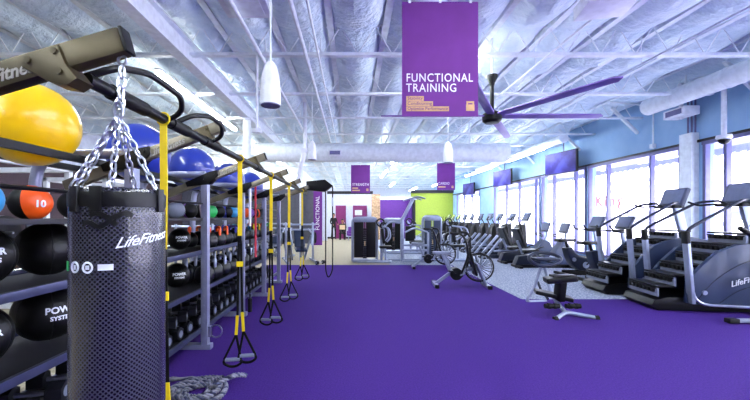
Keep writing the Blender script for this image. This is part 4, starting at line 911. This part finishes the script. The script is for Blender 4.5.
# ================================================================ STRENGTH MACHINES (centre back)
def weight_machine(x, y, w, h, shroud, label, rz=0, seatside=1, e=1.0):
    o = thing('weight_stack_machine', (x, y, 0), label, 'weight machine', 'weight stack machines', rz)
    MB().tube([(-w / 2, 0, .03), (-w / 2, 0, h - .03), (w / 2, 0, h - .03), (w / 2, 0, .03)], .045, 12, fil=.16).build('cabinet_frame', 'silver', o)
    MB().box((0, .02, h - .1), (w - .1, .3, .14), .03).build('top_cap', 'silver', o); MB().box((0, .02, .06), (w, .34, .1), .02).build('cabinet_base', 'silver', o)
    for s_ in (-1, 1): MB().box((s_ * w * .25, -.1, h * .5), (w * .38, .05, h - .34), .02).build('shroud', shroud, o)
    q = MB(); nn = 16
    for k in range(nn): q.box((0, .02, .16 + k * (h - .5) / nn), (w * .16, .18, (h - .5) / nn * .82), .004)
    q.build('weight_stack', 'iron', o)
    for s_ in (-1, 1): MB().cyl((s_ * .03, .02, .1), (s_ * .03, .02, h - .15), .012, 8).build('guide_rod', 'chrome', o)
    MB().box((0, -.13, h * .42), (w * .05, .02, h * .1), .004).build('placard', 'paper', o)
    k = seatside
    MB().tube([(k * w / 2, -.1, .05), (k * (w / 2 + .9 * e), -.15, .05)], .04, 10).build('floor_bar', 'silver', o)
    MB().tube([(-k * w * .3, -.35, .05), (k * (w / 2 + .85 * e), -.35, .05), (k * (w / 2 + .9 * e), -.15, .05)], .035, 10, fil=.08).build('floor_bar', 'silver', o)
    MB().tube([(k * (w / 2 + .3 * e), -.1, .05), (k * (w / 2 + .3 * e), -.1, 1.15), (k * (w / 2 + .12 * e), -.1, 1.35)], .04, 10, fil=.1).build('support_post', 'silver', o)
    MB().box((k * (w / 2 + .55 * e), -.12, .52), (.4, .34, .08), .03).build('seat', 'leather', o); MB().box((k * (w / 2 + .38 * e), -.12, .88), (.09, .34, .5), .03, rot('Y', k * -8)).build('back_pad', 'leather', o)
    MB().bar((k * (w / 2 + .55 * e), -.12, .05), (k * (w / 2 + .55 * e), -.12, .5), .06, .06, .01).build('seat_post', 'silver', o)
    for (dx, z, r_) in ((.22, 1.32, .12), (.4, 1.22, .09)): MB().torus((k * (w / 2 + dx * e), -.2, z), r_, .025, 24, 8, rot('X', 90)).build('cam_wheel', 'black', o)
    for s_ in (-1, 1): MB().tube([(k * (w / 2 + .3 * e), -.1 + s_ * .18, 1.2), (k * (w / 2 + .75 * e), -.1 + s_ * .3, 1.15), (k * (w / 2 + .85 * e), -.1 + s_ * .3, .85), (k * (w / 2 + .6 * e), -.1 + s_ * .28, .7)], .025, 8, fil=.12).build('lever_arm', 'silver', o)
    return o
weight_machine(.42, 11.45, .8, 1.5, 'black', 'grey weight machine with black shrouds, leftmost beyond the turf', e=.5)
weight_machine(2.75, 11.9, .62, 1.55, 'panel', 'grey weight machine with blue grey shrouds, right of the tall slanted frame')
weight_machine(1.7, 14.2, .8, 1.45, 'black', 'grey weight machine with black shrouds standing behind the tall slanted frame')
t = thing('cable_tower', (1.72, 11.3, 0), 'tall silver machine frame slanting up to the right between the weight machines', 'weight machine')
MB().bar((-.08, 0, .05), (-.08, 0, 1.45), .10, .16, .02, up=(0, 1, 0)).build('upright', 'silver', t)
MB().bar((-.08, 0, 1.4), (.28, 0, 2.1), .10, .16, .02, up=(0, 1, 0)).build('slanted_boom', 'silver', t)
MB().tube([(.0, -.3, 2.05), (.4, -.3, 2.16), (.62, -.3, 2.08)], .025, 8, fil=.1).build('pull_bar', 'silver', t)
MB().tube([(.0, .3, 2.05), (.4, .3, 2.16), (.62, .3, 2.08)], .025, 8, fil=.1).build('pull_bar', 'silver', t); MB().cyl((.2, -.3, 2.1), (.2, .3, 2.1), .03, 10).build('cross_tube', 'silver', t)
for z in (.06, .42, .58): MB().bar((-.08, -.1, z), (.75, -.1, z), .06, .07, .01).build('cross_beam', 'silver', t)
MB().bar((.75, -.1, .05), (.75, -.1, 1.0), .06, .08, .01, up=(0, 1, 0)).build('front_upright', 'silver', t)
for z in (.06,): MB().bar((-.5, .25, z), (.9, .25, z), .06, .07, .01).build('cross_beam', 'silver', t)
MB().tube([(-.08, 0, 1.3), (-.5, -.1, 1.35), (-.75, -.1, 1.1)], .03, 8, fil=.1).build('lever_arm', 'silver', t); MB().tube([(.75, 0, 1.0), (.3, -.1, 1.15), (.0, -.1, 1.0)], .03, 8, fil=.1).build('lever_arm', 'silver', t)
MB().box((.35, -.1, .68), (.4, .3, .08), .03).build('seat', 'leather', t); MB().box((.2, .15, .95), (.3, .09, .5), .03).build('back_pad', 'leather', t); MB().cyl((.3, 0, 2.04), (.3, 0, .7), .006, 6).build('cable', 'black', t)
# machines beyond the end of the rig
def press(x, y, label, rz=0):
    o = thing('press_machine', (x, y, 0), label, 'weight machine', 'machines beyond the rig end', rz)
    for s_ in (-1, 1):
        MB().bar((s_ * .45, 0, .03), (s_ * .45, 0, 1.32), .06, .08, .01).build('upright', 'silver', o)
        MB().bar((s_ * .45, -.6, .05), (s_ * .45, .5, .05), .07, .07, .01).build('floor_beam', 'silver', o)
        MB().tube([(s_ * .3, .0, 1.1), (s_ * .36, -.45, .95), (s_ * .3, -.55, .6)], .028, 8, fil=.15).build('press_arm', 'silver', o)
        MB().cyl((s_ * .5, .1, .8), (s_ * .56, .1, .8), .2, 24).build('weight_plate', 'iron', o)
        MB().bar((s_ * .2, .3, .05), (s_ * .34, -.3, .9), .05, .07, .01).build('brace', 'silver', o)
    for z in (1.25, 1.08): MB().cyl((-.55, 0, z), (.55, 0, z), .03, 10).build('cross_bar', 'silver', o)
    MB().box((0, -.25, .45), (.36, .42, .08), .03, rot('X', 10)).build('seat', 'panel', o); MB().box((0, .05, .78), (.34, .09, .6), .03, rot('X', -25)).build('back_pad', 'panel', o)
    MB().bar((0, -.2, .05), (0, -.1, .45), .06, .08, .01).build('seat_post', 'silver', o); return o
press(-1.75, 11.5, 'silver press machine with crossbars, directly beyond the end of the rig', .3)
press(-2.75, 12.8, 'silver press machine further left beyond the rig end', -.2)
press(-4.2, 9.2, 'silver press machine seen through the rig shelves', .6)
o = d1.copy(); COL.objects.link(o)
for ch in d1.children: c = ch.copy(); COL.objects.link(c); c.parent = o; [dup(g, None, None, parent=c) for g in ch.children]
o.location = (-1.0, 10.9, .066); o.rotation_euler = (0, 0, .8); o.name = 'dumbbell'; tag(o, 'single dark dumbbell on the floor near the sign column', 'dumbbell'); del o['group']
# power racks seen on the far left through the shelves
for i, (x, y, lab) in enumerate([(-5.2, 5.0, 'white steel power rack at the far left behind the rig'), (-5.6, 7.6, 'white steel power rack further back behind the rig')]):
    o = thing('power_rack', (x, y, 0), lab, 'power rack', 'power racks behind the rig')
    for a_ in (-.6, .6):
        for b2 in (-.6, .6): MB().box((a_, b2, 1.15), (.08, .08, 2.3), .008).build('upright', 'white', o)
    for z in (.06, 2.26):
        for s_ in (-.6, .6): MB().box((0, s_, z), (1.28, .08, .08), .008).build('cross_beam', 'white', o); MB().box((s_, 0, z), (.08, 1.28, .08), .008).build('cross_beam', 'white', o)
    MB().cyl((-.9, -.62, 1.3), (.9, -.62, 1.3), .015, 10).build('barbell', 'chrome', o)
    for s_ in (-1, 1): MB().cyl((s_ * .72, -.62, 1.3), (s_ * .80, -.62, 1.3), .22, 28).build('weight_plate', 'iron', o)

# ================================================================ BACK OF THE ROOM: chairs and people
ch = thing('armchair', (.0, 22.2, 0), 'small purple armchair by the back wall', 'chair')
MB().box((0, 0, .36), (.5, .5, .16), .05).build('seat', 'cloth_purple', ch); MB().box((0, .23, .62), (.5, .12, .5), .05).build('backrest', 'cloth_purple', ch)
for s_ in (-1, 1):
    MB().box((s_ * .28, 0, .46), (.1, .5, .3), .04).build('armrest', 'cloth_purple', ch)
    for t_ in (-1, 1): MB().cyl((s_ * .22, t_ * .2, 0), (s_ * .22, t_ * .2, .3), .02, 8).build('leg', 'silver', ch)
def person(loc, rz, joints, edges, radii, label, scale=1.0):
    me = bpy.data.meshes.new('person'); me.from_pydata([j for j in joints], edges, []); o = bpy.data.objects.new('person', me); COL.objects.link(o)
    md = o.modifiers.new('skin', 'SKIN'); md.use_smooth_shade = True
    for v, r_ in zip(me.skin_vertices[0].data, radii): v.radius = (r_, r_ * .85)
    me.skin_vertices[0].data[0].use_root = True
    o.modifiers.new('sub', 'SUBSURF').levels = 1; o.modifiers['sub'].render_levels = 1
    dg = bpy.context.evaluated_depsgraph_get(); m2 = bpy.data.meshes.new_from_object(o.evaluated_get(dg)); bpy.data.objects.remove(o)
    m2.materials.clear(); m2.materials.append(X['cloth_black']); m2.materials.append(X['skin'])
    for p in m2.polygons: p.use_smooth = True
    r = thing('person', loc, label, 'person', rz=rz); b_ = bpy.data.objects.new('body', m2); COL.objects.link(b_); b_.parent = r
    return r, b_
def hands(r, pts):
    for (p, d_) in pts:
        q = MB(); p = Vector(p); d_ = Vector(d_).normalized(); sd = d_.cross(Vector((1, 0, 0))).normalized()
        q.tube([p, p + d_ * .05, p + d_ * .09], .034, 8, radii=[.7, 1.1, .9])
        for k in range(4): b0 = p + d_ * .085 + sd * (-.03 + .02 * k); q.tube([b0, b0 + d_ * (.035 + .006 * (k in (1, 2))), b0 + d_ * .065 + Vector((0, -.012, 0))], .009, 6)
        q.tube([p + d_ * .03 + sd * .03, p + d_ * .06 + sd * .055, p + d_ * .085 + sd * .06], .010, 6); q.build('hand', 'skin', r)
def head(r, c):
    c = Vector(c); q = MB(); q.ball(c, .105, 24, (.8, .95, 1.15)); q.ball(c + Vector((0, -.1, -.015)), .018, 8, (.7, 1, 1.3)); q.cyl(c + Vector((0, .01, -.2)), c + Vector((0, 0, -.06)), .052, 12)
    for s_ in (-1, 1): q.ball(c + Vector((s_ * .084, .01, 0)), .025, 8, (.4, .8, 1.2))
    h_ = q.build('head', 'skin', r)
    MB().ball(c + Vector((0, .02, .035)), .112, 22, (.85, .95, 1.02)).build('hair', 'hair', h_)
    for s_ in (-1, 1): MB().ball(c + Vector((s_ * .033, -.09, .012)), .012, 8).build('eye', 'dark', h_)
    MB().box(c + Vector((0, -.094, -.055)), (.045, .01, .01), .003).build('mouth', 'magenta', h_)
J = [(0, 0, .95), (0, .0, 1.15), (0, .01, 1.35), (0, .01, 1.45), (.18, .01, 1.40), (.25, -.03, 1.12), (.18, -.22, 1.02), (-.18, .01, 1.40), (-.26, -.02, 1.12), (-.2, -.2, 1.0),
     (.1, 0, .88), (.12, -.02, .48), (.13, .03, .08), (.14, -.1, .04), (-.1, 0, .88), (-.14, -.04, .48), (-.16, .04, .08), (-.17, -.09, .04)]
E = [(0, 1), (1, 2), (2, 3), (2, 4), (4, 5), (5, 6), (2, 7), (7, 8), (8, 9), (0, 10), (10, 11), (11, 12), (12, 13), (0, 14), (14, 15), (15, 16), (16, 17)]
RD = [.14, .13, .15, .06, .07, .05, .035, .07, .05, .035, .09, .065, .045, .04, .09, .065, .045, .04]
r, _ = person((-1.22, 23.0, 0), .5, J, E, RD, 'person in black clothes standing by the plum door at the back'); head(r, (0, -.01, 1.62)); hands(r, [((.18, -.22, 1.02), (-.1, -1, -.1)), ((-.2, -.2, 1.0), (.2, -1, -.2))])
Jq = [(0, 0, .56), (0, .02, .78), (0, 0, .98), (0, 0, 1.07), (.17, 0, 1.02), (.22, -.05, .78), (.14, -.28, .72), (-.17, 0, 1.02), (-.22, -.05, .78), (-.14, -.28, .72),
      (.1, -.04, .54), (.12, -.42, .55), (.12, -.40, .08), (.12, -.52, .04), (-.1, -.04, .54), (-.12, -.42, .55), (-.12, -.4, .08), (-.12, -.52, .04)]
r, _ = person((-.62, 22.7, 0), 0, Jq, E, RD, 'person in dark clothes seated by the back wall holding a tan folder'); head(r, (0, -.03, 1.24)); hands(r, [((.14, -.28, .72), (-.2, -1, 0)), ((-.14, -.28, .72), (.2, -1, 0))])
f_ = tag(MB().box((0, 0, 0), (.36, .02, .3), .005, rot('X', -15)).build('folder', 'paper', loc=(-.62, 22.26, .84)), 'tan folder held by the seated person', 'folder')
ch = thing('chair', (-.62, 22.72, 0), 'black chair under the seated person', 'chair')
MB().box((0, 0, .43), (.46, .44, .06), .02).build('seat', 'cloth_black', ch); MB().box((0, .24, .78), (.44, .05, .5), .02).build('backrest', 'cloth_black', ch)
for s_ in (-1, 1):
    for t_ in (-1, 1): MB().cyl((s_ * .2, t_ * .19, 0), (s_ * .2, t_ * .19, .42), .018, 8).build('leg', 'dark', ch)
